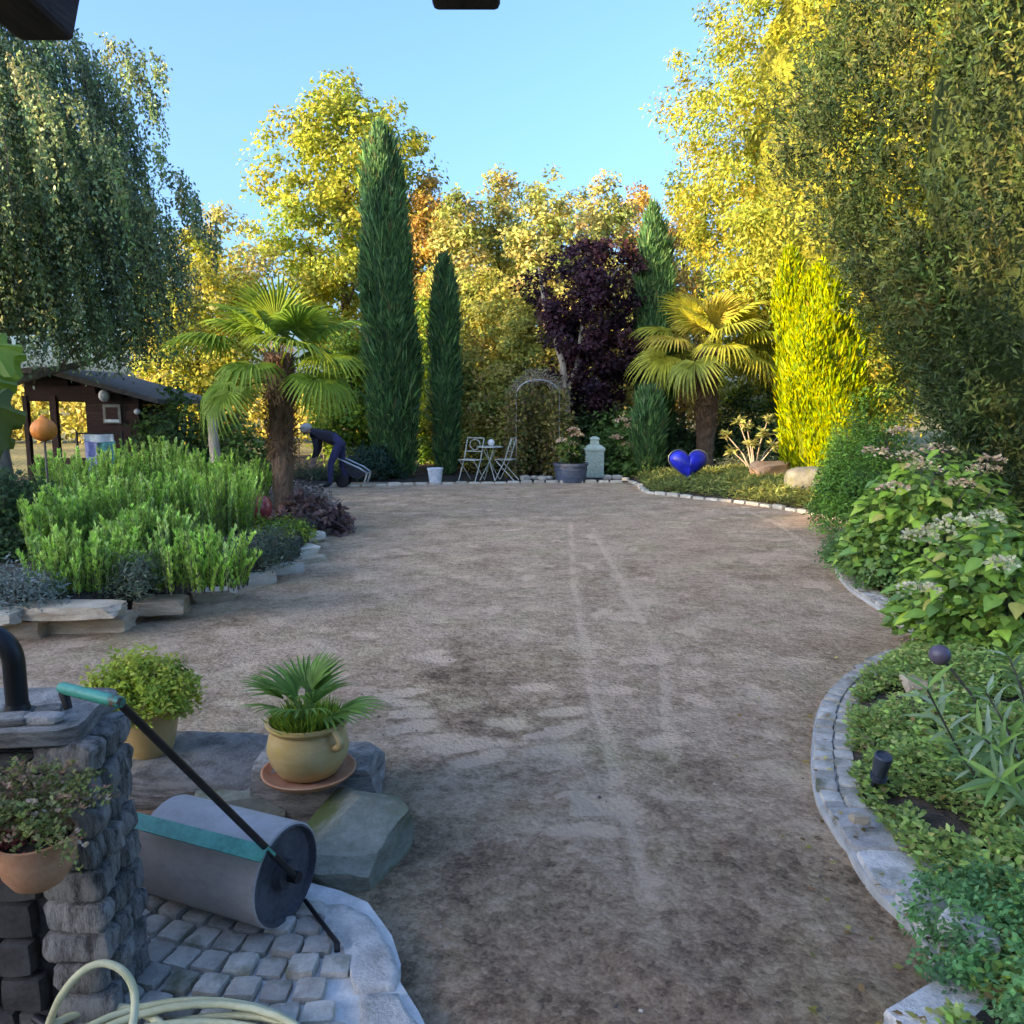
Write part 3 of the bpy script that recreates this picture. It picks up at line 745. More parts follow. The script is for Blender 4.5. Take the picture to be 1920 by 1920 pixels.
# olive-yellow shrubs in front of the row
for i, (px, ty, hw, D, pal, lab) in enumerate([(905, 505, 75, 22, OLV, 'big olive-yellow shrub behind the metal chairs'), (985, 560, 50, 21, OLV, 'olive shrub beside the rose arch'),
                                              (800, 560, 38, 22, LIME, 'lime shrub between the two left cypresses'), (655, 640, 62, 19.5, LIME, 'bright green shrub left of the tall cypress'),
                                              (1410, 560, 70, 24, YEL, 'yellow shrub behind the right palm'), (850, 650, 30, 20.5, OLV, 'narrow olive shrub right of the small cypress')]):
    top = at(px, ty, D); r = hw / FPX * D * 1.1; h = top.z
    deciduous('shrub', lab, top.x, D, h, ell(.05, h, r, p=.45), 190, 70, .36, .12, .07, pal, 50 + i, tr=.07, nl=8, spread=r, fill=.7, lump=.25, cat='shrub', start=.1, group='shrubs at the back of the garden')
# purple-leaved tree with pale forked trunk
p = at(1062, 880, 20)
t = thing('purple_tree', 'dark purple-leaved tree with pale forked trunk', 'tree', (p.x, 20, 0))
mb = MB()
A = Vector((0, 0, 0))
def wp(px, py): v = at(px, py, 20); return Vector((v.x - p.x, random.uniform(-.1, .1), v.z))
mb.tube([A, wp(1062, 740), wp(1054, 680), wp(1040, 630), wp(1020, 570), wp(1010, 500)], [.12, .095, .08, .07, .05, .02], 8)
mb.tube([wp(1064, 735), wp(1080, 690), wp(1092, 610), wp(1092, 550), wp(1110, 490)], [.07, .06, .05, .035, .02], 8)
mb.tube([wp(1090, 620), wp(1120, 560), wp(1160, 500)], [.04, .03, .012], 6)
mb.build('trunk', 'pale_bark', t, smooth=True)
rng = np.random.default_rng(77)
top = at(1120, 440, 20)
tree_crown(70, [(1.4, .4), (2.1, 1.0), (3.2, 1.25), (4.2, 1.2), (4.9, 1.0), (5.5, .5)], 230, 80, .34, .12, .075, PURP, t, fill=.75, lump=.5)
for o in t.children:
    if o.name.startswith('crown'): o.location = (.68, .3, 0)
# great yellow tree at right (fine drooping leaves)
t = thing('great_tree', 'great yellow-green tree with fine drooping leaves filling the upper right', 'tree', (8.75, 21, 0))
trunk_limbs(80, 11, .26, 16, 3.2, t, 'bark', .2)
tree_crown(80, [(1.0, 1.2), (3.2, 3.1), (5.5, 4.1), (8.5, 4.35), (11, 3.7), (13, 2.2), (14.2, .3)], 1250, 115, .58, .14, .058, [((.37, .37, .05), 4), ((.30, .34, .055), 4), ((.42, .35, .045), 2), ((.20, .27, .05), 3)], t, fill=.4, lump=.2, droop=.9)
lump_core(81, [(1.2, 1.0), (3.2, 2.6), (5.5, 3.5), (8.5, 3.7), (11, 3.1), (13, 1.6), (13.8, .3)], t, (.27, .28, .045), .15, shrink=.74)
# a few autumn twigs poking out at its left edge
# dark yew at the right
t = thing('yew_tree', 'massive dark green yew filling the right edge', 'tree', (6.5, 8.6, .1))
yprof = [(.05, 1.3), (1.2, 1.8), (2.5, 2.45), (4.0, 2.9), (5.5, 2.75), (7.0, 2.2), (8.3, 1.2), (9.0, .2)]
trunk_limbs(90, 8, .25, 6, 1.6, t, 'bark', .15)
lump_core(90, yprof, t, (.06, .095, .035), .10, shrink=.70)
rng = np.random.default_rng(91)
ypal = [((.06, .105, .035), 4), ((.095, .13, .04), 3), ((.14, .155, .045), 2), ((.035, .07, .03), 3)]
ncl = 2250; Cc, O = shell(rng, yprof, ncl, .17, .18); per = 138
k = (O[:, 0] * -.5 + O[:, 1] * -.8 < -.35) & (rng.random(ncl) < .75); Cc = Cc[~k]; O = O[~k]; ncl = len(Cc); idx = np.repeat(np.arange(ncl), per); n = ncl * per
# each clump is a rising spray: short needles along a few shoots
sh = rng.normal(0, .35, (ncl * 10, 3)) + np.repeat(O, 10, 0) * .55 + np.array([0, 0, 1.1]); sh = unit(sh)
k = rng.integers(0, 10, n); sd = sh[idx * 10 + k]; so = rng.normal(0, .10, (ncl * 10, 3))[idx * 10 + k]
tt = rng.random(n); ln = rng.uniform(.25, .6, ncl)[idx]
P = Cc[idx] + so + sd * (tt * ln)[:, None]
D = sd * .6 + rng.normal(0, .6, (n, 3))
cc = jitter(rng, pick(rng, ypal, ncl), .2)[idx]
foliage('crown', P, D, unit(O[idx] + rng.normal(0, .6, (n, 3))), rng.uniform(.05, .105, n), .024, jitter(rng, cc, .22), t, 'needle')

# weeping birch at the left: hanging strands of small leaves
t = thing('weeping_birch', 'dark weeping birch hanging over the hut at the left', 'tree', (-8.65, 13.5, 0))
trunk_limbs(100, 7.4, .20, 18, 2.6, t, 'pale_bark', .25, up=.35)
rng = np.random.default_rng(101)
ns = 3400; bprof = [(3.0, 1.7), (4.0, 2.45), (5.2, 3.0), (6.4, 2.45), (7.5, 1.7), (8.4, .6)]
S, O = shell(rng, bprof, ns, .5, .22); k = (O[:, 0] * .54 - O[:, 1] * .84 < -.3) & (rng.random(ns) < .6); S = S[~k]; O = O[~k]; ns = len(S)
ln = rng.uniform(.7, 1.9, ns); per = 64; idx = np.repeat(np.arange(ns), per); n = ns * per; tt = rng.random(n)
sway = np.stack([np.sin(tt * 3 + idx) * .06, np.cos(tt * 2.3 + idx * 1.7) * .06, 0 * tt], 1)
P = S[idx] + sway + np.stack([O[idx][:, 0] * .35 * np.sin(tt * 1.6), O[idx][:, 1] * .35 * np.sin(tt * 1.6), -tt * ln[idx]], 1) + rng.normal(0, .035, (n, 3))
# hanging twigs that carry the leaves
tk = rng.choice(len(S), 900, replace=False); TP = S[tk]; TL = ln[tk]
TD = np.stack([O[tk][:, 0] * .2, O[tk][:, 1] * .2, -np.ones(len(tk))], 1); hz_ = TP[:, 2] - TL > 2.3; TP = TP[hz_]; TD = TD[hz_]; TL = TL[hz_]
foliage('twigs', TP, TD, rng.normal(0, 1, TP.shape) + np.array([.5, -1, 0]), TL, .022, np.tile([[.10, .075, .055]], (len(TP), 1)), t, 'needle')
# wispy sprays reaching right of the crown
WS = []
for (x0, y0, x1, y1) in [(190, 60, 318, 118), (230, 95, 300, 190), (300, 270, 372, 372), (330, 330, 408, 425)]:
    for q in np.linspace(0, 1, 16):
        w = at(x0 + (x1 - x0) * q, y0 + (y1 - y0) * q, 13.0) - Vector((-8.65, 13.5, 0)); WS.append((w.x, w.y + rng.normal(0, .2), w.z))
WS = np.array(WS); wi = np.repeat(np.arange(len(WS)), 46); wt = rng.random(len(wi)); wl = rng.uniform(.3, .75, len(WS))
P = np.concatenate([P, WS[wi] + np.stack([0 * wt, 0 * wt, -wt * wl[wi]], 1) + rng.normal(0, .035, (len(wi), 3))]); idx = np.concatenate([idx, wi]); n = len(P)
ok = P[:, 2] > 1.6 + (P[:, 1] + 13.5) * .05 + rng.normal(0, .15, n); P = P[ok]; idx2 = idx[ok]; n = len(P)
D = rng.normal(0, .6, (n, 3)); D[:, 2] -= .9
cc = jitter(rng, pick(rng, [((.19, .28, .12), 4), ((.25, .34, .14), 3), ((.33, .39, .15), 2), ((.11, .18, .09), 3)], ns), .2)[idx2]
foliage('crown', P, D, unit(rng.normal(0, 1, (n, 3)) + np.array([0, -.2, .3])), rng.uniform(.045, .09, n), .038, jitter(rng, cc, .25), t, 'leaf_gloss')
lump_core(102, [(2.8, 1.0), (3.9, 1.9), (5.1, 2.1), (6.5, 1.4), (7.6, .5)], t, (.15, .23, .10), .4, shrink=.8)
# a wispy branch reaching right near the top
# unseen tree belt, added and shaped to cast shade over the garden
rng = np.random.default_rng(110); n = 15000; y = rng.uniform(-48, -4.2, n)
hh = np.where(y < -17, 14.2, 11.3) + .15 * np.sin(y * .9) + .1 * np.sin(y * 2.3); z = rng.random(n) ** .8 * hh; x = rng.normal(0, 1.6, n) * np.sqrt(np.maximum(1 - (z / hh) ** 3, .05))
o = foliage('shade_trees', np.stack([x - 40, y, z], 1), rng.normal(0, .8, (n, 3)) + np.array([0, 0, .4]), rng.normal(0, .7, (n, 3)) + np.array([.5, 0, .3]), rng.uniform(.8, 1.5, n), .8, jitter(rng, pick(rng, GRN, n), .25), None, 'needle')
tag(o, 'unseen tall trees added far to the left to shade the garden', 'shade_trees', kind='stuff')
# cypresses: (px base, py base, top px, top py, width px, depth)
def cypress(px, tpx, tpy, wpx, D, label, seed, n, pal, name='cypress', belly=.35, zb=0, core=(.07, .17, .07), L=.2, W=.034, cone=False):
    base = at(px, 900, D); top = at(tpx, tpy, D); h = top.z; r = wpx / 2 / FPX * D
    t = thing(name, label, 'tree', (base.x, D, zb), group='columnar conifers')
    lean = ((top.x - base.x) / h, 0)
    pr = [(.03, r * .66), (h * .12, r * .84), (h * belly, r * 1.0), (h * .72, r * .95), (h * .86, r * .78), (h * .94, r * .5), (h * 1.0, .05)]
    if cone: pr = [(.03, r * .85), (h * .15, r * 1.0), (h * .4, r * 1.0), (h * .6, r * .9), (h * .78, r * .68), (h * .92, r * .36), (h * 1.0, .03)]
    MB().tube([(0, 0, -.05), (lean[0] * h * .5, 0, h * .5)], [.09, .04], 8).build('trunk', 'bark', t)
    lump_core(seed, pr, t, core, .3, lean=lean, shrink=.74)
    sprays(seed, pr, n, L, W, pal, t, fill=.25, lump=.3, rise=1.3, outw=.4, lean=lean)
    rg = np.random.default_rng(seed + 500); q = n // 30; Pq, Oq = shell(rg, pr, q, .05, .2, lean); Dq = Oq * .5 + rg.normal(0, .3, (q, 3)); Dq[:, 2] += 1.3
    foliage('loose_sprays', Pq, Dq, rg.normal(0, 1, (q, 3)), rg.uniform(.25, .5, q) * L / .2, W * 1.3, jitter(rg, pick(rg, pal, q), .3), t, 'needle')
    return t
CYP = [((.20, .16, .07), .35), ((.09, .23, .08), 4), ((.12, .27, .09), 4), ((.18, .33, .12), 2), ((.05, .13, .06), 3)]
cypress(745, 712, 240, 80, 17.9, 'tall slender dark green cypress leaning slightly left', 120, 42000, CYP)
cypress(838, 832, 488, 42, 18.6, 'short thin cypress right of the tall one', 121, 15000, CYP)
cypress(1228, 1224, 390, 60, 20.3, 'dark cypress rising behind the right palm', 122, 22000, CYP)
cypress(1215, 1215, 735, 46, 17.8, 'low dark conifer column beside the blue heart', 123, 9000, CYP)
GOLD = [((.32, .37, .010), 5), ((.25, .33, .010), 4), ((.14, .25, .018), 3), ((.40, .39, .012), 2)]
cypress(1556, 1542, 492, 138, 15.2, 'broad golden-yellow conifer lit by the sun', 124, 46000, GOLD, 'golden_conifer', .3, core=(.2, .25, .02), L=.11, W=.032, cone=True)
cypress(1487, 1485, 740, 34, 16.3, 'small golden conifer beside the big golden one', 125, 8000, GOLD, 'golden_conifer', .3, core=(.2, .25, .02), L=.10, W=.03, cone=True)
cypress(1500, 1482, 468, 62, 15.9, 'narrow golden conifer spire behind the broad one', 126, 16000, GOLD, 'golden_conifer', .3, core=(.2, .25, .02), L=.11, W=.032)

# fan palms ----------------------------------------------------------------
def fan_blade(rng, R_, nseg, wid, span, droop, col, cup=.15):
    """a fan of folded segments, hastula at origin, axis +X, normal +Z"""
    V = []; Q = []; C = []
    for i in range(nseg):
        ph = -span + 2 * span * i / (nseg - 1) + rng.normal(0, .015)
        ln = R_ * (.72 + .28 * math.cos(ph * .75)) * rng.uniform(.92, 1.05)
        d = np.array([math.cos(ph), math.sin(ph), 0]); sd = np.array([-math.sin(ph), math.cos(ph), 0])
        base = len(V); c = np.array(col) * rng.uniform(.78, 1.25)
        for t, w in ((.03, .25), (.35, 1.0), (.62, .9), (.85, .5), (1.0, .06)):
            z = cup * R_ * abs(math.sin(ph)) * t * .7 - droop * ln * max(0, t - .35) ** 2 * 1.9
            xx = ln * t * (1 - .25 * droop * max(0, t - .5))
            cpt = d * xx + np.array([0, 0, z]); ww = wid * w
            V += [cpt + sd * ww * .5 + np.array([0, 0, ww * .28]), cpt, cpt - sd * ww * .5 + np.array([0, 0, ww * .28])]; C += [c, c, c]
        for k in range(4):
            a = base + k * 3; Q += [(a, a + 1, a + 4, a + 3), (a + 1, a + 2, a + 5, a + 4)]
    return V, Q, C
def palm(px, D, zb, heart_py, name_label, seed, nf, Rf, pal, trunk_r=.15, spreadz=1.0):
    hp = at(px, heart_py, D); rng = np.random.default_rng(seed)
    t = thing('fan_palm', name_label, 'palm', (hp.x, D, zb), group='fan palms')
    h = hp.z - zb
    # fibrous trunk
    nz, na = 40, 24; V = []; F = []
    for i in range(nz):
        z = h * i / (nz - 1)
        for k in range(na):
            a = 2 * math.pi * k / na
            rr_ = trunk_r * (.75 + .35 * (z / h)) * (1 + .22 * mnoise.noise(Vector((math.cos(a) * 3, math.sin(a) * 3, z * 5 + seed))) + .10 * ((z * 9 + a / 3) % 1))
            V.append((rr_ * math.cos(a), rr_ * math.sin(a), z))
    for i in range(nz - 1):
        for k in range(na): F.append((i * na + k, i * na + (k + 1) % na, (i + 1) * na + (k + 1) % na, (i + 1) * na + k))
    F.append(tuple((nz - 1) * na + k for k in range(na)))
    mk('trunk', V, F=F, mat='palm_fibre', parent=t)
    # old leaf bases and fibre tufts
    n = 1100; z = h * (.35 + .68 * rng.random(n)); a = rng.uniform(0, 6.28, n)
    P = np.stack([np.cos(a) * trunk_r * 1.0, np.sin(a) * trunk_r * 1.0, z], 1); O = np.stack([np.cos(a), np.sin(a), 0 * a], 1)
    Dd = O * .5 + rng.normal(0, .3, (n, 3)); Dd[:, 2] += rng.choice([-.8, .7], n)
    foliage('fibre', P, Dd, O + rng.normal(0, .3, (n, 3)), rng.uniform(.08, .2, n), .02, jitter(rng, np.tile([[.20, .11, .06]], (n, 1)), .3), t)
    for i in range(nf):
        u = i / (nf - 1)
        el = R(85 - 82 * u ** .85) + rng.normal(0, .08); az = i * 2.39996 + rng.normal(0, .15)
        lp = Rf * (.65 + .5 * min(u * 2.2, 1)) * rng.uniform(.85, 1.1); Rl = Rf * rng.uniform(.85, 1.1)
        c = np.array(pal[rng.integers(len(pal))]) * rng.uniform(.85, 1.15)
        V, Q, C = fan_blade(rng, Rl, 34, .048 * Rf / .7, R(118), .30 + .40 * u, c)
        V = np.array(V)
        # petiole bends down with age, blade continues
        bend = .15 + .42 * u
        pts = []; ang = el; q = np.zeros(3)
        for k in range(7):
            pts.append(q.copy()); q = q + np.array([math.cos(ang), 0, math.sin(ang)]) * lp / 6; ang -= bend / 6
        ca, sa = math.cos(ang), math.sin(ang); roll = rng.normal(0, .25)
        cr_, sr_ = math.cos(roll), math.sin(roll)
        Y = V[:, 1] * cr_ - V[:, 2] * sr_; Zz = V[:, 1] * sr_ + V[:, 2] * cr_
        B = np.stack([V[:, 0] * ca - Zz * sa, Y, V[:, 0] * sa + Zz * ca], 1) + pts[-1]
        mb = MB(); mb.tube(pts, [.022, .018, .014, .012, .011, .010, .009], 5)
        PV = np.array(mb.V); nb = len(B)
        allv = np.concatenate([B, PV]); faces = [tuple(f) for f in Q] + [tuple(j + nb for j in f) for f in mb.F]
        cols = np.concatenate([np.array(C), np.tile(np.array([c * .9]), (len(PV), 1))])
        o = mk('frond', allv, F=faces, mat='leaf', col=cols, parent=t)
        o.rotation_euler = (0, 0, az); o.location = (0, 0, h - .12 - .25 * u)
    return t
palm(522, 10.6, .22, 662, 'left fan palm with dark fibrous trunk behind the rosemary', 200, 21, .68, [(.13, .24, .04), (.16, .28, .04), (.20, .32, .045), (.24, .33, .04)], .15)
palm(1328, 19.0, .02, 648, 'right fan palm with orange sunlit trunk and yellowed fronds', 210, 23, .98, [(.40, .42, .06), (.46, .45, .06), (.34, .38, .06), (.26, .32, .06), (.54, .44, .08)], .24)

# ================================================================== PLANTS NEAR THE CAMERA
ROSE = [((.30, .50, .10), 4), ((.37, .57, .12), 4), ((.20, .38, .08), 3), ((.46, .62, .20), 2)]
def rosemary(label, x, y, z0, rx, ry, h, nst, seed, pal=ROSE):
    """upright stems, each a spike of narrow needles"""
    t = thing('rosemary_bush', label, 'rosemary', (x, y, z0), group='rosemary bushes in the left bed')
    rng = np.random.default_rng(seed); P = []; D = []; C = []; Nn = []; mb = MB()
    cp = jitter(rng, pick(rng, pal, nst), .15)
    for i in range(nst):
        a = rng.uniform(0, 6.283); q = math.sqrt(rng.random())
        bx, by = rx * q * math.cos(a), ry * q * math.sin(a)
        hh = h * rng.uniform(.6, 1.22) * (1 - .2 * q * q)
        lx, ly = bx * .15 + rng.normal(0, .035), by * .15 + rng.normal(0, .035)
        pts = [Vector((bx + lx * s * s, by + ly * s * s, hh * s)) for s in (0, .35, .7, 1)]
        mb.tube(pts, [.006, .005, .004, .002], 4, cap=False)
        m = int(108 * max(hh / .6, .6)); s = .02 + .98 * rng.random(m)
        base = np.stack([bx + lx * s * s, by + ly * s * s, hh * s], 1); az = rng.uniform(0, 6.283, m)
        o = np.stack([np.cos(az), np.sin(az), 0 * az], 1)
        d = o * .5 + np.array([0, 0, 1.0]) + rng.normal(0, .15, (m, 3))
        P.append(base); D.append(d); Nn.append(np.stack([-np.cos(az), -np.sin(az), 0 * az + .6], 1))
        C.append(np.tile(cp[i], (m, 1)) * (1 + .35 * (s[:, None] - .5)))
    P = np.concatenate(P); n = len(P)
    mb.build('stems', 'bark', t)['kind'] = 'stuff'
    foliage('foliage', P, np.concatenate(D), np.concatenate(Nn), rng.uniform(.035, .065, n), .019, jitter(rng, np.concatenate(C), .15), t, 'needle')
    return t
def gpz(px, py, z): return gp(px, py, z)
RB = [(150, 1100, 95, 1000, .34, 'front left rosemary clump above the long edging stone'), (375, 1095, 90, 1000, .32, 'front rosemary clump near the pale corner slabs'),
      (210, 1010, 110, 895, .5, 'middle left rosemary bush'), (385, 1000, 100, 885, .5, 'middle rosemary bush in front of the palm'),
      (170, 955, 85, 850, .55, 'rear left rosemary bush below the hut'), (290, 940, 90, 838, .6, 'tallest rear rosemary bush below the hut eave'), (420, 955, 80, 860, .55, 'rear right rosemary bush beside the palm trunk'), (285, 1050, 70, 960, .35, 'middle rosemary clump between the front and rear bushes'), (120, 1045, 60, 930, .35, 'left rosemary clump beside the dark evergreen')]
for i, (px, py, hw, ty, dep, lab) in enumerate(RB):
    z0 = .24; p = gp(px, py, z0); top = at(px, ty, p.y); hw_m = hw / FPX * p.y
    rosemary(lab, p.x, p.y, z0 - .02, hw_m, dep, max(top.z - z0, .3), 110 if i < 2 else 170, 300 + i)

def mound(name, label, cat, x, y, z0, rx, ry, h, n, L, W, pal, seed, mat='leaf', group=None, droop=.2, core=None, clump=.12):
    """low leafy shrub or cushion"""
    t = thing(name, label, cat, (x, y, z0), group=group); rng = np.random.default_rng(seed)
    ncl = max(n // 40, 6); per = n // ncl
    a = rng.uniform(0, 6.283, ncl); q = np.sqrt(rng.random(ncl)); f = rng.random(ncl) ** .5
    zc = h * np.sqrt(np.maximum(1 - q * q, .02)) * f * rng.uniform(.8, 1.15, ncl)
    Cc = np.stack([rx * q * np.cos(a), ry * q * np.sin(a), zc], 1)
    O = unit(np.stack([np.cos(a) * q, np.sin(a) * q, .5 + 0 * a], 1))
    idx = np.repeat(np.arange(ncl), per); m = len(idx)
    off = unit(rng.normal(0, 1, (m, 3))) * rng.random((m, 1)) ** .5 * clump
    P = Cc[idx] + off; P[:, 2] = np.maximum(P[:, 2], .0)
    Nn = unit(O[idx] * .6 + rng.normal(0, .55, (m, 3)) + np.array([0, 0, .5]))
    D = rng.normal(0, 1, (m, 3)) + O[idx] * .5; D[:, 2] -= droop
    D = D - Nn * (D * Nn).sum(1, keepdims=True); sz = rng.uniform(.6, 1.3, m)
    c = jitter(rng, jitter(rng, pick(rng, pal, ncl), .12)[idx], .18)
    foliage('foliage', P, D, Nn, L * sz, W * sz, c, t, mat)
    rs = random.Random(seed); mb = MB()
    for k in range(9):
        b_ = rs.random() * 6.283; u = rs.uniform(.3, .8)
        mb.tube([(0, 0, -.03), (rx * u * .5 * math.cos(b_), ry * u * .5 * math.sin(b_), h * .4), (rx * u * math.cos(b_), ry * u * math.sin(b_), h * .75)], [.012, .009, .004], 5)
    mb.build('stems', 'bark', t)['kind'] = 'stuff'
    return t
SILV = [((.20, .26, .22), 3), ((.28, .33, .28), 2), ((.14, .19, .16), 2)]
p = gp(30, 1040, .24); mound('evergreen_shrub', 'dark dense evergreen shrub at the left edge beside the rosemary', 'shrub', p.x - .1, p.y, .2, .55, .6, .82, 9000, .05, .028, DGRN + [((.06, .12, .04), 3)], 320)
p = gp(20, 1128, .24); mound('silver_plant', 'silver-grey feathery plant at the left edge of the stone border', 'plant', p.x, p.y, .22, .34, .22, .26, 3200, .04, .010, SILV, 321)
p = gp(262, 1108, .24); mound('lavender_plant', 'dull grey-green cushion between the two front rosemary clumps', 'plant', p.x, p.y, .22, .18, .2, .26, 1800, .045, .010, [((.10, .14, .09), 3), ((.14, .18, .12), 2)], 322)
p = gp(495, 1045, .2); mound('grey_cushion', 'dark grey-green cushion plant behind the corner slabs', 'plant', p.x, p.y, .16, .3, .45, .30, 3200, .04, .012, [((.07, .11, .07), 3), ((.11, .15, .10), 2)], 323)
p = gp(520, 1005, .2); mound('lime_cushion', 'lime-green low plant in front of the palm foot', 'plant', p.x, p.y, .16, .38, .35, .22, 3000, .05, .016, LIME, 324)
p = gp(572, 985, .1); mound('bronze_perennial', 'withered purple-brown leafy perennial at the foot of the left palm', 'plant', p.x, p.y, .03, .5, .45, .33, 2400, .10, .06, [((.10, .06, .06), 4), ((.17, .11, .10), 3), ((.26, .19, .17), 2), ((.20, .09, .05), 1)], 325, clump=.16)
p = gp(545, 942, .1); mound('dry_cuttings', 'grey heap of dry stalks behind the left palm trunk', 'cuttings', p.x, p.y + .3, .02, .55, .4, .25, 1800, .16, .016, [((.22, .19, .17), 3), ((.34, .31, .28), 2), ((.13, .11, .10), 2)], 326, clump=.2)
p = gp(632, 968, .05); mound('bronze_perennial', 'rusty brown tuft at the edge of the soil right of the left palm', 'plant', p.x, p.y, .0, .12, .12, .2, 350, .07, .04, [((.16, .06, .035), 3), ((.10, .05, .035), 2)], 327, clump=.07)
# shrubs filling the left back under the palm
p = at(345, 800, 14.5); mound('evergreen_shrub', 'dark green shrub between the hut and the pale post', 'shrub', p.x, 14.5, 0, .95, .7, 1.95, 7000, .10, .06, DGRN + GRN, 330, clump=.25)
p = at(455, 850, 13.6); mound('evergreen_shrub', 'dark leafy shrub just left of the palm trunk', 'shrub', p.x - .2, 14.2, 0, .55, .6, 1.35, 4000, .10, .05, GRN, 331, clump=.22)
p = at(690, 880, 17.2); mound('evergreen_shrub', 'low blue-green shrub at the foot of the tall cypress', 'shrub', p.x, 17.4, 0, .75, .5, .72, 3500, .08, .035, [((.035, .09, .06), 3), ((.05, .12, .07), 2)], 332, clump=.2)
p = at(575, 890, 16.9); mound('low_grass', 'low grey-green weeds along the far left edge', 'plant', p.x, 17.3, 0, .8, .4, .4, 2600, .12, .02, [((.10, .14, .07), 3), ((.15, .19, .10), 2)], 333, clump=.2)
# hedge of dark shrubs behind the right palm and round the far right
for i, (px, ty, hw, D, pal, lab) in enumerate([(1160, 760, 55, 19.6, GRN, 'green leafy shrub behind the pale stone figure'), (1250, 765, 45, 20.5, DGRN, 'dark hedge shrub left of the right palm trunk'), (1420, 740, 75, 19.8, DGRN, 'dark hedge shrub right of the right palm trunk'),
                                              (1110, 745, 45, 20.4, DGRN, 'dark shrub under the purple tree'), (1010, 760, 50, 20.2, OLV, 'brown-green climber thicket behind the arch'), (1340, 800, 55, 20.8, DGRN, 'dark shrub behind the right palm trunk')]):
    v = at(px, ty, D); mound('hedge_shrub', lab, 'shrub', v.x, D, 0, hw / FPX * D * 1.15, .7, v.z, 4800, .12, .07, pal, 340 + i, clump=.28, group='shrubs behind the far edge')
# grey-green ground shrubs in the far lawn patch
p = gp(1400, 890, .1); mound('grey_shrub', 'low grey-green shrub left of the orange rock', 'plant', p.x, p.y, .1, .75, .4, .42, 3600, .06, .02, [((.13, .17, .10), 3), ((.18, .21, .13), 2), ((.09, .12, .07), 2)], 350, clump=.14)
# yellow-tipped rosette shrub by the right palm
t = thing('rosette_shrub', 'pale yellow rosette-leaved shrub with bare branches right of the right palm', 'shrub', (at(1415, 850, 16.8).x, 16.8, .1))
rng = np.random.default_rng(351); mb = MB(); P = []; D = []
for (px, py) in [(1385, 790), (1362, 815), (1440, 785), (1465, 810), (1410, 830), (1450, 838), (1372, 845), (1430, 812), (1400, 800)]:
    v = at(px, py, 16.8 + rng.uniform(-.25, .25)) - t.location
    mb.tube([(0, 0, 0), (v.x * .4, v.y * .5, v.z * .55), v], [.02, .015, .008], 5)
    k = 40; a = rng.uniform(0, 6.283, k)
    P.append(np.array(v) + rng.normal(0, .03, (k, 3))); D.append(np.stack([np.cos(a), np.sin(a), rng.normal(.1, .5, k)], 1))
P = np.concatenate(P); D = np.concatenate(D)
mb.build('stems', 'pale_bark', t); foliage('foliage', P, D, rng.normal(0, .5, P.shape) + np.array([0, 0, 1]), .17, .05, jitter(rng, np.tile([[.34, .35, .12]], (len(P), 1)), .25), t)
# green feathery bush below the golden conifer
for i, (px, py, hw, ty, D, lab) in enumerate([(1640, 960, 80, 745, 10.6, 'fresh green feathery bush below the golden conifer'), (1600, 985, 55, 850, 9.6, 'lower green feathery bush spilling over the kerb'), (1600, 985, 45, 790, 12.4, 'green feathery bush at the foot of the golden conifer')]):
    v = at(px, ty, D); x = v.x; h = v.z - .1
    mound('feathery_bush', lab, 'shrub', x, D, .1, hw / FPX * D * 1.05, .6, h, 9000, .06, .022, [((.11, .27, .045), 4), ((.16, .34, .055), 3), ((.07, .18, .045), 3)], 360 + i, clump=.16, group='green feathery bushes')
p = gp(1655, 1085, .1); mound('small_leaf_bush', 'low dark green small-leaved bush bulging over the kerb in front of the hydrangea', 'shrub', p.x + .05, p.y + .25, .08, .42, .75, .42, 8500, .035, .022, [((.11, .23, .07), 4), ((.15, .29, .09), 3), ((.2, .3, .13), 1)], 370, clump=.09)

# ---- hydrangeas: big single leaves and flat flower heads
def leaf_mesh(name, L, W, col, mat='leaf_gloss', curl=.25, fold=.18, nl=7):
    V = []; F = []
    for i in range(nl + 1):
        t = i / nl; w = W * (math.sin(math.pi * min(t * 1.02, 1) ** .8) * (1 - .25 * t)) * .5
        x = L * t; z = -curl * L * t * t
        V += [(x, w, z + fold * w), (x, 0, z), (x, -w, z + fold * w)]
    for i in range(nl):
        a = i * 3; F += [(a, a + 1, a + 4, a + 3), (a + 1, a + 2, a + 5, a + 4)]
    me_o = bpy.data.meshes.new(name); me_o.from_pydata(V, [], F); me_o.update()
    ca = me_o.attributes.new('col', 'FLOAT_COLOR', 'POINT')
    arr = np.ones((len(V), 4), dtype=np.float32); arr[:, :3] = col
    for i in range(nl + 1): arr[i * 3 + 1, :3] = np.array(col) * 1.25
    ca.data.foreach_set('color', arr.ravel()); me_o.materials.append(MATS[mat])
    me_o.polygons.foreach_set('use_smooth', np.ones(len(F), dtype=bool)); return me_o
HL = [leaf_mesh('leaf', .15, .105, c, curl=cu) for c, cu in [((.24, .42, .05), .25), ((.30, .48, .06), .4), ((.18, .34, .06), .2), ((.12, .24, .06), .3), ((.36, .50, .07), .35), ((.14, .28, .07), .5), ((.42, .38, .09), .3), ((.10, .20, .055), .15)]]
def place_leaf(me, parent, P, D, up, sc, name='leaf'):
    D = Vector(D).normalized(); S = Vector(up).cross(D)
    S = S.normalized() if S.length > 1e-4 else D.orthogonal().normalized()
    U = D.cross(S); M = Matrix((D, S, U)).transposed().to_4x4()
    o = bpy.data.objects.new(name, me); COL.objects.link(o); o.parent = parent
    o.matrix_local = Matrix.Translation(Vector(P)) @ M @ Matrix.Diagonal((sc, sc, sc, 1)); return o
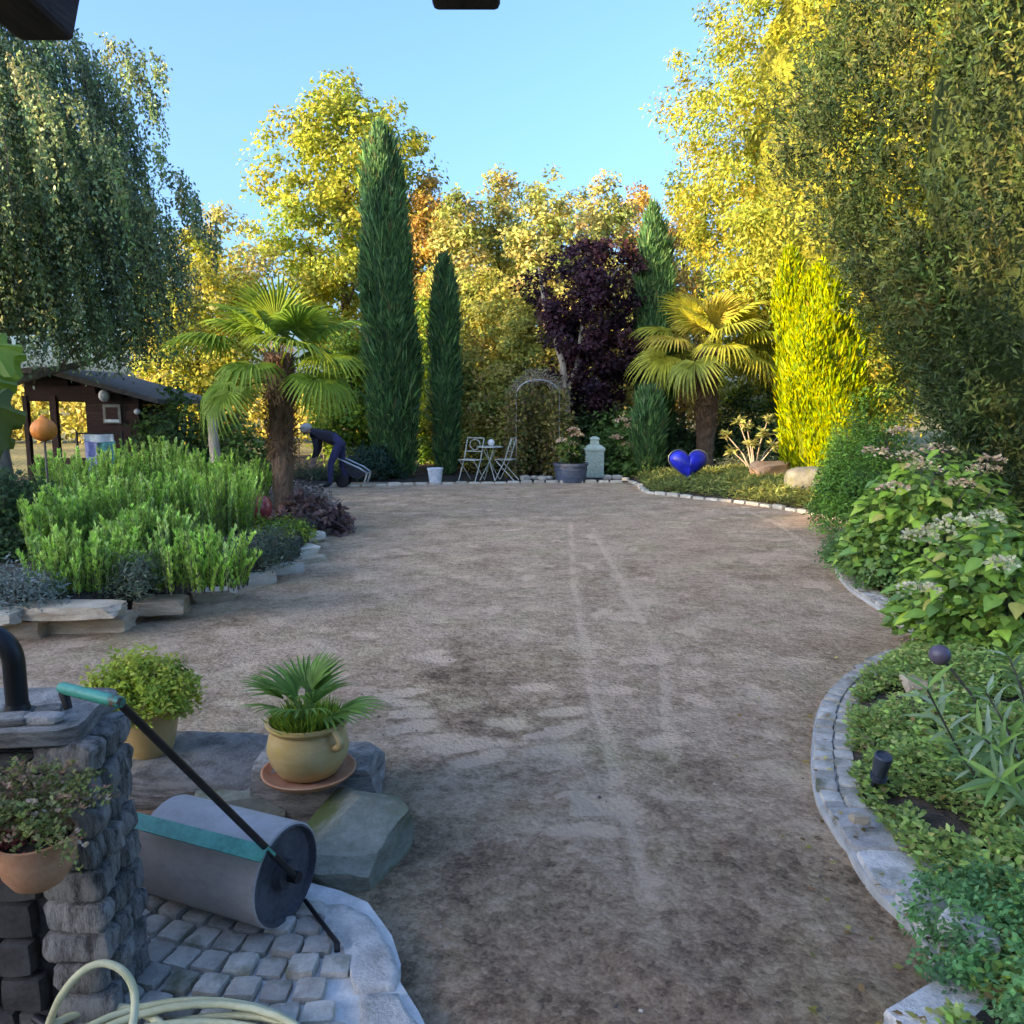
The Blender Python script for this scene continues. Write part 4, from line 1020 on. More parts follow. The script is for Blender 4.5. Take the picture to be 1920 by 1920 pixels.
def flower_head(rng, r, pal, name, parent, loc, n=70, ps=.028):
    a = rng.uniform(0, 6.283, n); q = np.sqrt(rng.random(n)); P = np.stack([r * q * np.cos(a), r * q * np.sin(a), r * .45 * (1 - q * q) + rng.normal(0, .008, n)], 1)
    D = np.stack([np.cos(a), np.sin(a), .2 + 0 * a], 1) + rng.normal(0, .6, (n, 3))
    V, Q = leaf_quads(P, D, rng.normal(0, .35, (n, 3)) + np.array([0, -.3, 1]), ps * rng.uniform(.7, 1.3, n), ps)
    o = mk(name, V, quads=Q, mat='leaf', col=np.repeat(jitter(rng, pick(rng, pal, n), .15), 4, 0), parent=parent); o.location = loc; return o
def hydrangea(label, x, y, z0, rx, ry, h, nleaf, seed, heads, pal, lsc=1.0, leafset=None, group='hydrangeas in the right bed'):
    t = thing('hydrangea', label, 'hydrangea', (x, y, z0), group=group); rng = np.random.default_rng(seed); rs = random.Random(seed)
    mb = MB(); tips = []
    for k in range(16):
        a = rs.random() * 6.283; u = math.sqrt(rs.random()) * .85
        tip = Vector((rx * u * math.cos(a), ry * u * math.sin(a), h * (1 - .45 * u * u) * rs.uniform(.8, 1)))
        mb.tube([(rx * .2 * u * math.cos(a), ry * .2 * u * math.sin(a), -.03), tip * .5 + Vector((0, 0, .05)), tip], [.009, .007, .004], 5); tips.append(tip)
    mb.build('stems', 'bark', t)['kind'] = 'stuff'
    for k in range(nleaf):
        a = rs.random() * 6.283; u = math.sqrt(rs.random()); f = rs.random() ** .45
        P = Vector((rx * u * math.cos(a), ry * u * math.sin(a), h * math.sqrt(max(1 - u * u, .03)) * f))
        out = Vector((math.cos(a) * (u + .25), math.sin(a) * (u + .25), rs.uniform(-.45, .15)))
        D = out + Vector((rs.gauss(0, .35), rs.gauss(0, .35), 0))
        place_leaf(rs.choice(leafset or HL), t, P, D, Vector((math.cos(a) * u * .5, math.sin(a) * u * .5 - .25, 1)), lsc * rs.uniform(.65, 1.2))
    m = 2600; a = rng.uniform(0, 6.283, m); q = np.sqrt(rng.random(m)); f = rng.random(m) ** .5
    P = np.stack([rx * q * np.cos(a), ry * q * np.sin(a), h * .93 * np.sqrt(np.maximum(1 - q * q, .03)) * f], 1)
    fo = foliage('young_leaves', P, np.stack([np.cos(a), np.sin(a), -.3 + 0 * a], 1) + rng.normal(0, .5, (m, 3)), rng.normal(0, .4, (m, 3)) + np.array([0, -.3, 1]), .085 * rng.uniform(.6, 1.2, m), .055, jitter(rng, pick(rng, [((.22, .37, .06), 3), ((.15, .28, .06), 3), ((.30, .42, .08), 1)], m), .2), t, 'leaf_gloss'); fo['kind'] = 'stuff'
    for (px, py, dpt, r) in heads:
        v = at(px, py, dpt); loc = Vector((v.x - x, v.y - y, v.z - z0))
        flower_head(rng, r, pal, 'blossoms', t, loc)
    return t
PINK = [((.76, .42, .28), 3), ((.72, .52, .30), 3), ((.80, .54, .40), 2), ((.52, .42, .19), 2)]
CREAM = [((.66, .58, .34), 3), ((.56, .52, .28), 3), ((.74, .64, .44), 2)]
v = at(1760, 830, 6.9); hydrangea('rear hydrangea with faded pink flower heads below the yew', v.x, 6.9, .12, .75, .6, v.z - .12, 290, 380,
    [(1700, 862, 6.6, .14), (1640, 850, 6.8, .11), (1760, 850, 6.5, .16), (1675, 918, 6.3, .12), (1842, 885, 6.4, .13), (1690, 812, 7.0, .11), (1860, 865, 6.5, .1), (1730, 880, 6.4, .13), (1800, 910, 6.2, .1)], PINK, .92)
v = at(1830, 985, 5.0); hydrangea('front hydrangea with big bright lime leaves and cream flower heads', v.x + .28, 4.95, .12, .72, .7, v.z - .05, 290, 381,
    [(1725, 1010, 4.7, .10), (1790, 985, 4.7, .12), (1722, 1110, 4.5, .12), (1760, 1000, 4.6, .09), (1850, 975, 4.8, .10), (1880, 1060, 4.3, .08)], CREAM, .92)
v = at(945, 690, 19.2); mound('hedge_shrub', 'olive and tan thicket between the short cypress and the rose arch', 'shrub', v.x, 19.2, 0, .95, .5, v.z, 6000, .11, .06, OLV + [((.5, .36, .13), 3)], 386, clump=.3, group='shrubs behind the far edge')
v = at(1045, 745, 18.7); mound('hedge_shrub', 'golden-tan leafy tangle at the right foot of the rose arch', 'shrub', v.x, 18.7, 0, .5, .35, v.z, 2600, .10, .06, [((.55, .42, .14), 3), ((.40, .34, .12), 3), ((.3, .3, .1), 2)], 387, clump=.22, group='shrubs behind the far edge')
# pink hydrangea at the back, and the one in the tub
def mini_hyd(label, px, ty, D, hw, seed, heads, hr=.13):
    v = at(px, ty, D); t = mound('hydrangea', label, 'hydrangea', v.x, D, 0, hw / FPX * D, .5, v.z, 1500, .12, .08, GRN, seed, clump=.2, group='hydrangeas by the far edge')
    rng = np.random.default_rng(seed)
    for (a, b_) in heads:
        w = at(a, b_, D - .35); flower_head(rng, hr, PINK, 'blossoms', t, w - Vector((v.x, D, 0)), 45, .06)
    return t
mini_hyd('beige-pink hydrangea behind the thin pale post', 1172, 790, 18.3, 42, 385, [(1165, 790), (1182, 800), (1155, 822), (1175, 835), (1195, 785)])

# ---- oleander at lower right: slender stems with narrow leaves
OLV_L = [leaf_mesh('leaf', .125, .022, c, curl=cu, fold=.25, nl=5) for c, cu in [((.16, .30, .07), .15), ((.22, .37, .07), .25), ((.28, .38, .17), .1), ((.11, .21, .07), .3), ((.34, .42, .26), .2)]]
t = thing('oleander', 'oleander with narrow grey-green leaves leaning in from the right edge', 'oleander', (2.28, 3.05, .12)); rs = random.Random(390)
mb = MB()
stems = [[(2.28, 3.05, .12), at(1905, 1560, 2.95), at(1860, 1500, 2.9), at(1800, 1410, 2.85), at(1738, 1292, 2.8)],
         [(2.28, 3.05, .12), at(1930, 1450, 3.0), at(1890, 1370, 3.0), at(1850, 1300, 3.05)],
         [(2.28, 3.05, .12), at(1935, 1520, 2.9), at(1900, 1440, 2.8), at(1840, 1380, 2.75)],
         [(2.28, 3.05, .12), at(1950, 1400, 3.1), at(1915, 1290, 3.1), at(1890, 1230, 3.15)],
         [(2.28, 3.05, .12), at(1960, 1560, 2.8), at(1915, 1500, 2.65), at(1870, 1460, 2.6)],
         [(2.28, 3.05, .12), at(1960, 1420, 3.2), at(1960, 1300, 3.25), at(1950, 1220, 3.3)]]
base = Vector((2.28, 3.05, .12))
for st in stems:
    c = catmull([Vector(q) - base for q in st], 6); mb.tube(c, [.008 - .005 * i / len(c) for i in range(len(c))], 5)
    for i in range(int(len(c) * .35), len(c)):
        d = (c[min(i + 1, len(c) - 1)] - c[i - 1]).normalized()
        for k in range(3):
            a = i * 1.1 + k * 2.094; s = d.orthogonal().normalized(); b_ = d.cross(s)
            D = (s * math.cos(a) + b_ * math.sin(a)) * .9 + d * .6
            place_leaf(rs.choice(OLV_L), t, c[i], D, d + Vector((0, -.2, .4)), rs.uniform(.75, 1.25))
mb.build('stems', 'bark', t)

# ---- creeping ground cover of the right bed
def cover(name, label, seed, regions, dens, L, W, pal, h=.06, bare=()):
    rng = np.random.default_rng(seed); PP = []
    for (ylo, yhi, slo, shi, f) in regions:
        n = int((yhi - ylo) * (shi - slo) * dens * f); y = rng.uniform(ylo, yhi, n); s = rng.uniform(slo, shi, n)
        x = edge_x(REDGE, y) + .14 + s
        zz = np.array([rbed_h(a, b_) for a, b_ in zip(s, y)])
        nn = np.array([mnoise.noise(Vector((a * 3.1, b_ * 3.1, seed))) + .6 * mnoise.noise(Vector((a * 8, b_ * 8, seed + 5))) for a, b_ in zip(x, y)])
        keep = nn > -.42
        for (bx, by, br) in bare: keep &= ((x - bx) ** 2 + (y - by) ** 2) > br * br
        P = np.stack([x, y, zz + rng.random(n) * h * (1.1 + nn * 1.3)], 1)[keep]; PP.append(P)
    P = np.concatenate(PP); n = len(P)
    Nn = unit(rng.normal(0, .4, (n, 3)) + np.array([0, -.15, 1])); D = rng.normal(0, 1, (n, 3)); D[:, 2] = np.abs(D[:, 2]) * .35
    cl = np.array([mnoise.noise(Vector((a * 2.3 + 40, b_ * 2.3, seed))) for a, b_ in P[:, :2]])
    c = pick(rng, pal, n) * (1 + .35 * cl[:, None]); sz = rng.uniform(.6, 1.3, n)
    o = foliage(name, P, D, Nn, L * sz, W * sz, jitter(rng, np.clip(c, .01, .8), .2), None); tag(o, label, 'ground cover', kind='stuff'); return o
bare1 = gp(1665, 1632, .1); bare2 = gp(1700, 1320, .1)
cover('ground_cover', 'small-leaved green creeping ground cover on the near right bed', 400, [(1.7, 5.3, .02, 1.0, 1), (1.7, 5.3, 1.0, 2.2, .35)], 13000, .030, .018,
      [((.29, .42, .10), 4), ((.36, .49, .13), 3), ((.19, .31, .09), 3), ((.46, .48, .16), 1.5), ((.34, .24, .10), .5)], .075, [(bare1.x, bare1.y, .13), (bare2.x, bare2.y, .16)])
cover('grass', 'yellow-green rough grass on the far right patch', 401, [(9.2, 17.2, .0, 2.6, 1), (5.3, 9.2, .0, 1.0, .8)], 1700, .12, .022,
      [((.24, .28, .08), 4), ((.32, .33, .09), 3), ((.16, .22, .06), 3)], .08)
# sedum-green dense cushion at the lowest right corner
p = gp(1885, 1800, .1); mound('cushion_plant', 'dense fresh green cushion plant in the bottom right corner', 'plant', p.x + .10, p.y - .02, .06, .30, .46, .15, 9000, .022, .013, [((.12, .32, .11), 4), ((.17, .38, .13), 3), ((.08, .22, .09), 2)], 410, clump=.05)
# ---- vine leaves close to the camera at the left
t = thing('grape_vine', 'vine with large green leaves hanging in at the left edge', 'vine', (-1.75, 2.3, 0))
VL = []
for c in [(.17, .29, .03), (.12, .23, .025), (.09, .13, .02), (.14, .26, .035)]:
    V = [(0, 0, 0)]; K = 30
    for k in range(K):
        a = -math.pi + 2 * math.pi * k / K; rr_ = .075 * (1 + .28 * math.cos(5 * a) + .05 * math.sin(14 * a)) * (1.15 if abs(a) < .7 else 1) * (.45 if abs(a) > 2.8 else 1)
        V.append((.05 + rr_ * math.cos(a), rr_ * math.sin(a), -.25 * rr_ * abs(math.sin(2.5 * a)) - .6 * (rr_ * math.cos(a)) ** 2 * 4))
    F = [(0, 1 + k, 1 + (k + 1) % K) for k in range(K)]
    V[0] = (.02, 0, .008)
    me = bpy.data.meshes.new('leaf'); me.from_pydata(V, [], F); ca = me.attributes.new('col', 'FLOAT_COLOR', 'POINT')
    arr = np.ones((len(V), 4), dtype=np.float32); arr[:, :3] = c; arr[0, :3] = np.array(c) * 1.4; ca.data.foreach_set('color', arr.ravel()); me.materials.append(MATS['leaf_gloss']); VL.append(me)
base = Vector((-1.75, 2.3, 0))
main = [base, base + Vector((.02, 0, .8)), base + Vector((-.03, -.3, 1.6)), base + Vector((.0, -1.0, 2.15))]
mb = MB(); mb.tube(catmull([q - base for q in main], 6), .016, 7)
for (px, py, D, sc, vi, dx, dz) in [(-22, 640, 2.25, .75, 0, .6, -.7), (-2, 662, 2.3, .6, 0, .8, -.75), (-25, 745, 2.2, .95, 2, .35, -1), (-40, 700, 2.3, .9, 1, .5, -.9), (-12, 770, 2.25, .7, 2, .4, -1), (-30, 800, 2.3, .8, 2, .3, -1), (-40, 640, 2.4, .9, 3, .2, -.8), (-20, 690, 2.35, .7, 0, .6, -.8), (-40, 760, 2.4, 1.0, 3, .4, -.8)]:
    v = at(px, py, D) - base
    place_leaf(VL[vi], t, v, (dx, -.35, dz), (.3, -1, .55), sc)
    mb.tube([Vector((-.02, -.15, v.z * .55 + .62)), v * .5 + Vector((-.01, -.08, v.z * .27 + .4)), v], .004, 5)
mb.build('stem', 'bark', t)

# ================================================================== OBJECTS
# ---- planter wall at the left with rough end slabs
wall = thing('stone_wall', 'low rough stone wall with slate slabs at the lower left', 'wall', (0, 0, 0))
WX, WY0, WY1, WH = -1.015, 1.83, 2.06, .80
MB().box(-2.6, WX - .10, WY0 + .05, WY1 - .02, -.05, WH - .04).build('core', 'dark_masonry', wall)
z0 = -.03; rs = random.Random(21)
for i in range(10):
    hh = .083; d = WY1 - WY0; off = 0 if i % 2 else .5; n = 3
    cuts_ = [0] + [min(max((k + 1 - off * .5) / n + rs.uniform(-.04, .04), .12), .9) for k in range(n - 1)] + [1]
    for a, b_ in zip(cuts_, cuts_[1:]):
        w = .14 + rs.uniform(-.018, .022); dd = (b_ - a) * d
        link('end_stone', stone_mesh('end_stone', w, dd - .006, hh - .005, rs.randint(1, 400), 'wall_slab', 5, 6.5, .15, 3.5), wall, (WX - .065 + rs.uniform(-.008, .008), WY0 + (a + b_) / 2 * d, z0), (rs.uniform(-.02, .02), rs.uniform(-.03, .03), rs.uniform(-.05, .05)))
    z0 += hh
me = stone_mesh('coping_slab', 1.25, .30, .052, 66, 'slate', cuts=7, rnd=14, rough=.03, nscale=9)
link('coping_slab', me, wall, (-1.68, (WY0 + WY1) / 2 + .01, WH - .012), (0, 0, .02))
rs = random.Random(4)
for row in range(8):
    x = WX - .13 - rs.uniform(0, .05)
    while x > -2.5:
        w = rs.uniform(.09, .15); me = stone_mesh('masonry_sett', w - .012, .07, .088, rs.randint(1, 200), 'dark_masonry', cuts=2, rnd=9, rough=.1)
        link('masonry_sett', me, wall, (x - w / 2, WY0 + .045 + rs.uniform(-.008, .008), -.01 + row * .097), (0, rs.uniform(-.03, .03), rs.uniform(-.05, .05))); x -= w
# loose slates and flat stones on the coping
for i, (px, py, sx, sy, lab, mt) in enumerate([(82, 1350, .09, .045, 'flat pale slate chip lying on the wall top', 'granite'), (20, 1352, .09, .06, 'dark slate chip at the left of the wall top', 'slate'), (92, 1336, .06, .05, 'knobbly blue-grey pebble behind the slate chip', 'slate')]):
    p = gp(px, py, WH + .045); o = link('loose_stone', stone_mesh('loose_stone', sx, sy, .022, 70 + i, mt, cuts=3, rnd=5, rough=.12), None, p + Vector((0, 0, -.006)), (0, 0, .2 * i)); tag(o, lab, 'stone', 'loose stones on the wall top')
# black bent pipe on the wall
t = thing('black_pipe', 'thick black bent pipe standing on the wall top', 'pipe', gp(34, 1340, WH + .04)); b0 = t.location
bendp = [(0, 0, 0), (0, 0, .10)]; zt = at(30, 1180, b0.y).z - b0.z
bendp = [Vector((0, 0, z)) for z in (0, zt * .3, zt * .62)]
for k in range(1, 9):
    a = k / 8 * math.pi / 2; bendp.append(Vector((-.075 * (1 - math.cos(a)), 0, zt * .62 + .075 * math.sin(a))))
bendp.append(bendp[-1] + Vector((-.22, 0, -.01)))
MB().tube(bendp, .0255, 18).build('pipe', 'black_metal', t, smooth=True)
MB().lathe([(.045, 0), (.045, .008), (.03, .014), (.0265, .03)], 20).build('collar', 'black_metal', t, smooth=True)
# wall pot with sedum
t = thing('wall_pot', 'round terracotta wall pot hung on the dark stone wall', 'pot', (at(70, 1600, 1.74).x, 1.74, at(70, 1600, 1.74).z))
V = []; prof = [(.0, -.085), (.03, -.082), (.055, -.066), (.074, -.035), (.082, 0), (.085, .03), (.088, .045), (.080, .046), (.074, .02), (.0, .018)]
MB().lathe(prof, 30, cap=False).build('body', 'terracotta', t, smooth=True)
MB().lathe([(.0, .0), (.073, .0), (.073, .024), (0, .034)], 20, cap=False).build('soil_fill', 'soil_dark', t)
MB().box(-.02, .02, .07, .135, -.03, .03).build('bracket', 'black_metal', t)
t2 = thing('sedum_plant', 'sprawling reddish-green sedum spilling over the wall pot', 'sedum', (t.location.x, 1.76, t.location.z + .03)); rng = np.random.default_rng(420)
n = 0; P = []; D = []; C = []
for k in range(300):
    a = rng.uniform(-.2, 3.34 + .2); u = rng.random() ** .6
    tip = np.array([rng.uniform(-.24, .19), -.045 + .07 * rng.normal(), 0]); tip[1] = np.clip(tip[1], -.14, .045)
    tip[2] = .06 + .09 * rng.random() + .07 * rng.random() * (1 - abs(tip[0]) * 2) - (.10 * rng.random() if tip[1] < -.07 else 0)
    s0 = np.array([rng.uniform(-.06, .06), rng.uniform(-.05, .04), 0.0])
    m = 16; s = np.sqrt(rng.random(m)); q = s0 + (tip - s0) * s[:, None]; q[:, 2] += .03 * np.sin(s * 3.14)
    P.append(q); az = rng.uniform(0, 6.283, m); D.append(np.stack([np.cos(az), np.sin(az), .6 + 0 * az], 1))
    col = np.array([(.26, .30, .09), (.34, .33, .14), (.42, .24, .16), (.46, .33, .24), (.19, .24, .08)][rng.choice(5, p=[.3, .25, .15, .12, .18])]); C.append(np.tile(col, (m, 1)))
P = np.concatenate(P); D = np.concatenate(D); C = np.concatenate(C); n = len(P)
foliage('foliage', P, D, rng.normal(0, .5, (n, 3)) + np.array([0, -.3, 1]), rng.uniform(.010, .018, n), .008, jitter(rng, C, .25), t2)
t = thing('red_sedum', 'small pinkish red plant at the far left beside the wall pot', 'plant', (at(5, 1545, 1.74).x, 1.74, at(5, 1560, 1.74).z - .02))
rng = np.random.default_rng(421); n = 900; P = rng.normal(0, 1, (n, 3)) * np.array([.035, .03, .035]); foliage('foliage', P, rng.normal(0, 1, (n, 3)), rng.normal(0, 1, (n, 3)), .016, .010, jitter(rng, np.tile([[.38, .10, .09]], (n, 1)), .3), t)
MB().tube([(0, .02, -.06), (0, .01, 0), (0, 0, .04)], .006, 5).build('stem', 'bark', t)
# splintered weathered stone sticking out behind the slab
p = gp(296, 1650, .10); o = link('rubble_stone', rock_mesh('rubble_stone', .15, .12, .10, 81, 'granite', 16, 3, .06), None, (p.x + .0, p.y + .03, .07), (.25, .3, .4)); tag(o, 'whitish broken stone wedged between the wall end and the roller', 'stone')
p = gp(255, 1672, .05); o = link('rubble_stone', rock_mesh('rubble_stone', .17, .15, .14, 82, 'slate', 16, 3, .05), None, (p.x + .04, p.y + .06, -.02), (.1, 0, .9)); tag(o, 'dark rubble stone under the whitish broken stone', 'stone')

# ---- garden roller
RR = .152; hubR = Vector((-.675, 2.25, RR + .05)); axd = Vector((-.92, .38, 0)).normalized(); LEN = .46
hubL = hubR + axd * LEN; mid = (hubR + hubL) / 2
t = thing('garden_roller', 'steel garden roller with green scraper bar and black handle', 'roller', (mid.x, mid.y, .045)); O_ = t.location
def rel(v): return Vector(v) - O_
n = 48; V = []; F = []
u = Vector((0, 0, 1)); w_ = axd.cross(u)
for (s_, rr_) in ((0, RR - .006), (.004, RR), (LEN - .004, RR), (LEN, RR - .006)):
    for k in range(n):
        a = 2 * math.pi * k / n; V.append(rel(hubR + axd * s_ + (u * math.cos(a) + w_ * math.sin(a)) * rr_))
for i in range(3):
    for k in range(n): F.append((i * n + k, i * n + (k + 1) % n, (i + 1) * n + (k + 1) % n, (i + 1) * n + k))
mk('drum', V, F=F, mat='drum_steel', parent=t, smooth=True).data.set_sharp_from_angle(angle=R(40))
for hub, sg in ((hubR, -1), (hubL, 1)):
    V = []; F = []
    rings = [(RR - .006, 0), (RR - .012, 0.002), (RR - .018, -.018), (.045, -.022), (.042, .008), (.0, .01)]
    for rr_, dd in rings:
        for k in range(n):
            a = 2 * math.pi * k / n; V.append(rel(hub + axd * sg * dd + (u * math.cos(a) + w_ * math.sin(a)) * rr_))
    for i in range(len(rings) - 1):
        for k in range(n): F.append((i * n + k, i * n + (k + 1) % n, (i + 1) * n + (k + 1) % n, (i + 1) * n + k))
    mk('end_plate', V, F=F, mat='drum_end', parent=t, smooth=True).data.set_sharp_from_angle(angle=R(35))
gripR = at(222, 1316, 1.64); gripL = at(118, 1290, 1.74)
oR = hubR - axd * .03; oL = hubL + axd * .03
armd = (gripR - oR).normalized()
barR = oR + armd * .20 + Vector((0, 0, .0)); barL = barR + axd * (LEN + .06)
MB().tube([rel(hubR - axd * .0), rel(oR - axd * .012)], .018, 12).build('axle', 'black_metal', t, smooth=True)
MB().tube([rel(oR), rel(barR), rel(gripR)], [.010, .010, .009], 10).build('handle_rod', 'black_metal', t, smooth=True)
MB().tube([rel(gripL), rel(gripL + Vector((.004, -.004, -.012))), rel(gripL + Vector((.016, -.012, -.045)))], [.010, .011, .009], 10).build('grip_hook', 'black_metal', t, smooth=True)
MB().tube([rel(oL), rel(barL)], .0125, 10).build('side_rod', 'black_metal', t, smooth=True)
MB().tube([rel(gripR + (gripR - gripL) * .05), rel(gripR), rel(gripL), rel(gripL + (gripL - gripR) * .04)], [.011, .0135, .0135, .011], 12).build('grip', 'green_paint', t, smooth=True)
# green scraper bar: an angle profile
d = axd; nrm = armd; sd = d.cross(nrm).normalized()
mb = MB(); c0, c1 = barR - d * .01, barL + d * .01
def prism(mb, a, b_, ex, ey, hx, hy):
    V = [rel(q + ex * sx * hx + ey * sy * hy) for q in (a, b_) for (sx, sy) in ((-1, -1), (1, -1), (1, 1), (-1, 1))]
    mb.add(V, [(0, 1, 2, 3), (7, 6, 5, 4), (0, 4, 5, 1), (1, 5, 6, 2), (2, 6, 7, 3), (3, 7, 4, 0)])
prism(mb, c0, c1, nrm, sd, .028, .004)
prism(mb, c0 + nrm * .026 - sd * .022, c1 + nrm * .026 - sd * .022, sd, nrm, .020, .004)
mb.build('scraper_bar', 'green_paint', t)
# iron rod lying across the setts
a = gp(572, 1688, .07); b_ = gp(632, 1768, .07); t = thing('iron_rod', 'thin dark iron rod lying across the setts beside the roller', 'rod', (a + b_) / 2)
MB().tube([a - t.location, b_ - t.location], .007, 8).build('rod', 'black_metal', t, smooth=True)
MB().tube([b_ - t.location + Vector((0, 0, .0)), b_ - t.location + Vector((.004, -.02, -.012))], .009, 8).build('tip', 'black_metal', t)

# ---- natural stones of the pot step
def natural(name, label, px, py, z0, sx, sy, sz, seed, mat, rz=0, tilt=(0, 0), ncut=12, lo=.66, rough=.03, group='rough stones of the pot step'):
    p = gp(px, py, z0); o = link(name, rock_mesh(name, sx * 1.1, sy * 1.1, sz, seed, mat, ncut, 5, rough, .3, lo), None, p, (tilt[0], tilt[1], rz)); return tag(o, label, 'stone', group)
natural('step_stone', 'flat grey slate slab under the bushy pot', 372, 1478, -.02, .56, .42, .15, 90, 'slate', -.08, (.03, .0))
natural('step_stone', 'dark block of stone carrying the yellow pot', 606, 1508, -.03, .46, .34, .215, 91, 'slate', .05, (0, 0))
natural('step_stone', 'big mossy tilted boulder beside the roller', 668, 1632, -.06, .36, .40, .22, 92, 'mossy', -.35, (.20, .05), 14, .6)
natural('step_stone', 'low grey stone behind the roller', 470, 1530, -.03, .36, .22, .12, 93, 'mossy', .1, (0, 0))
# ---- pots
def pot(label, x, y, z, prof, mat, group='glazed pots'):
    t = thing('flower_pot', label, 'pot', (x, y, z), group=group)
    MB().lathe(prof, 40, cap=False).build('body', mat, t, smooth=True); return t
top0 = .125
p = gp(283, 1410, top0)
t = pot('ochre glazed pot with the bushy lime plant', p.x, p.y, top0 + .004, [(0, 0), (.085, 0), (.095, .02), (.125, .17), (.132, .225), (.145, .232), (.148, .25), (.138, .256), (.125, .25), (.12, .225), (0, .222)], 'glazed_ochre')
BP = (p.x, p.y, top0 + .22)
mound('bushy_plant', 'bushy lime-yellow plant overflowing the ochre pot', 'plant', BP[0] - .03, BP[1], BP[2] - .02, .225, .20, .22, 8500, .026, .013, [((.40, .46, .06), 4), ((.48, .50, .08), 3), ((.27, .37, .055), 3), ((.54, .48, .16), 1)], 430, clump=.05)
SZ = .175
p = gp(580, 1452, SZ); YP = p
t = thing('pot_saucer', 'terracotta saucer under the yellow glazed pot', 'saucer', (p.x, p.y, SZ - .004))
MB().lathe([(0, 0), (.15, 0), (.178, .022), (.182, .03), (.174, .031), (.15, .012), (0, .011)], 40, cap=False).build('dish', 'terracotta', t, smooth=True)
t = pot('yellow glazed pot with handles and a young palm', p.x, p.y, SZ + .010, [(0, 0), (.095, 0), (.115, .012), (.145, .06), (.157, .105), (.150, .15), (.138, .178), (.136, .186), (.150, .196), (.158, .208), (.156, .218), (.144, .219), (.136, .206), (.13, .185), (0, .18)], 'glazed_yellow')
for a in (.35 - 1.0, math.pi - .5):
    c, s = math.cos(a), math.sin(a); pts = []
    for k in range(9):
        q = k / 8 * math.pi; rr_ = .145 + .045 * math.sin(q); pts.append((rr_ * math.cos(a), rr_ * math.sin(a), .205 - .075 * k / 8))
    MB().tube(pts, [.012, .015, .016, .016, .016, .016, .016, .014, .011], 10).build('handle', 'glazed_ochre', t, smooth=True)
MB().lathe([(0, .183), (.128, .183), (.128, .186), (0, .192)], 24, cap=False).build('soil_fill', 'soil_dark', t)
t = thing('young_palm', 'young fan palm with grassy seedlings in the yellow pot', 'plant', (YP.x, YP.y, SZ + .195)); rng = np.random.default_rng(440)
for i in range(13):
    el = R([82, 70, 60, 35, 64, 28, 48, 42, 74, 54, 30, 66, 45][i]); az = i * 2.4 + .6; lp = .13 * rng.uniform(.8, 1.1)
    V, Q, C = fan_blade(rng, .20 * rng.uniform(.85, 1.1), 9, .017, R(42), .25, np.array([.15, .29, .06]) * rng.uniform(.8, 1.3)); V = np.array(V)
    d = np.array([math.cos(el), 0, math.sin(el)]); ang = el - .25; ca, sa = math.cos(ang), math.sin(ang)
    B = np.stack([V[:, 0] * ca - V[:, 2] * sa, V[:, 1], V[:, 0] * sa + V[:, 2] * ca], 1) + d * lp
    mb = MB(); mb.tube([(0, 0, 0), d * lp * .5, d * lp], [.005, .004, .0035], 5); nb = len(B)
    o = mk('frond', np.concatenate([B, np.array(mb.V)]), F=[tuple(f) for f in Q] + [tuple(j + nb for j in f) for f in mb.F], mat='leaf', col=np.concatenate([np.array(C), np.tile([[.12, .22, .06]], (len(mb.V), 1))]), parent=t); o.rotation_euler = (0, 0, az)
n = 900; a = rng.uniform(0, 6.283, n); q = .115 * np.sqrt(rng.random(n)); P = np.stack([q * np.cos(a), q * np.sin(a), 0 * a - .008], 1)
D = np.stack([np.cos(a) * .4, np.sin(a) * .4, 1 + 0 * a], 1) + rng.normal(0, .3, (n, 3))
foliage('foliage', P, D, rng.normal(0, 1, (n, 3)), rng.uniform(.05, .12, n), .008, jitter(rng, pick(rng, LIME, n), .2), t)
# ---- cream garden hose coiled at the bottom edge
t = thing('garden_hose', 'coiled cream garden hose at the bottom edge', 'hose', (-.74, 1.66, .05)); o0 = t.location
pts = []; rs = random.Random(6)
for k in range(0, 5 * 26):
    a = k / 26 * 2 * math.pi; lap = k / 26
    rx = .27 + .025 * math.sin(lap * 2.1) + .006 * lap; ry = .16 + .018 * math.cos(lap * 1.7) + .006 * lap
    pts.append(Vector((rx * math.cos(a) + .03 * math.sin(lap * 1.3), ry * math.sin(a) + .02 * math.cos(lap * 2), .012 + .009 * lap + .006 * math.sin(a * 2 + lap))))
MB().tube(pts, .0095, 8).build('coil', 'hose', t, smooth='all')
lp = [at(86, 1935, 1.80), at(112, 1872, 1.79), at(150, 1825, 1.80), at(192, 1806, 1.81), at(232, 1822, 1.80), at(252, 1862, 1.78), at(248, 1925, 1.72), at(225, 1990, 1.66)]
MB().tube(catmull([q - o0 for q in lp], 6), .0095, 8).build('loop', 'hose', t, smooth='all')
lp = [gp(90, 1925, .08), gp(180, 1890, .085), gp(270, 1900, .085), gp(330, 1960, .08), gp(300, 2050, .07)]
MB().tube(catmull([q - o0 for q in lp], 6), .0105, 8).build('loop', 'hose', t, smooth='all')

e = lp[0] - o0; MB().tube([e, e + Vector((-.03, .02, -.002)), e + Vector((-.05, .033, -.004))], [.0135, .0135, .011], 12).build('coupling', 'black_plastic', t, smooth=True)
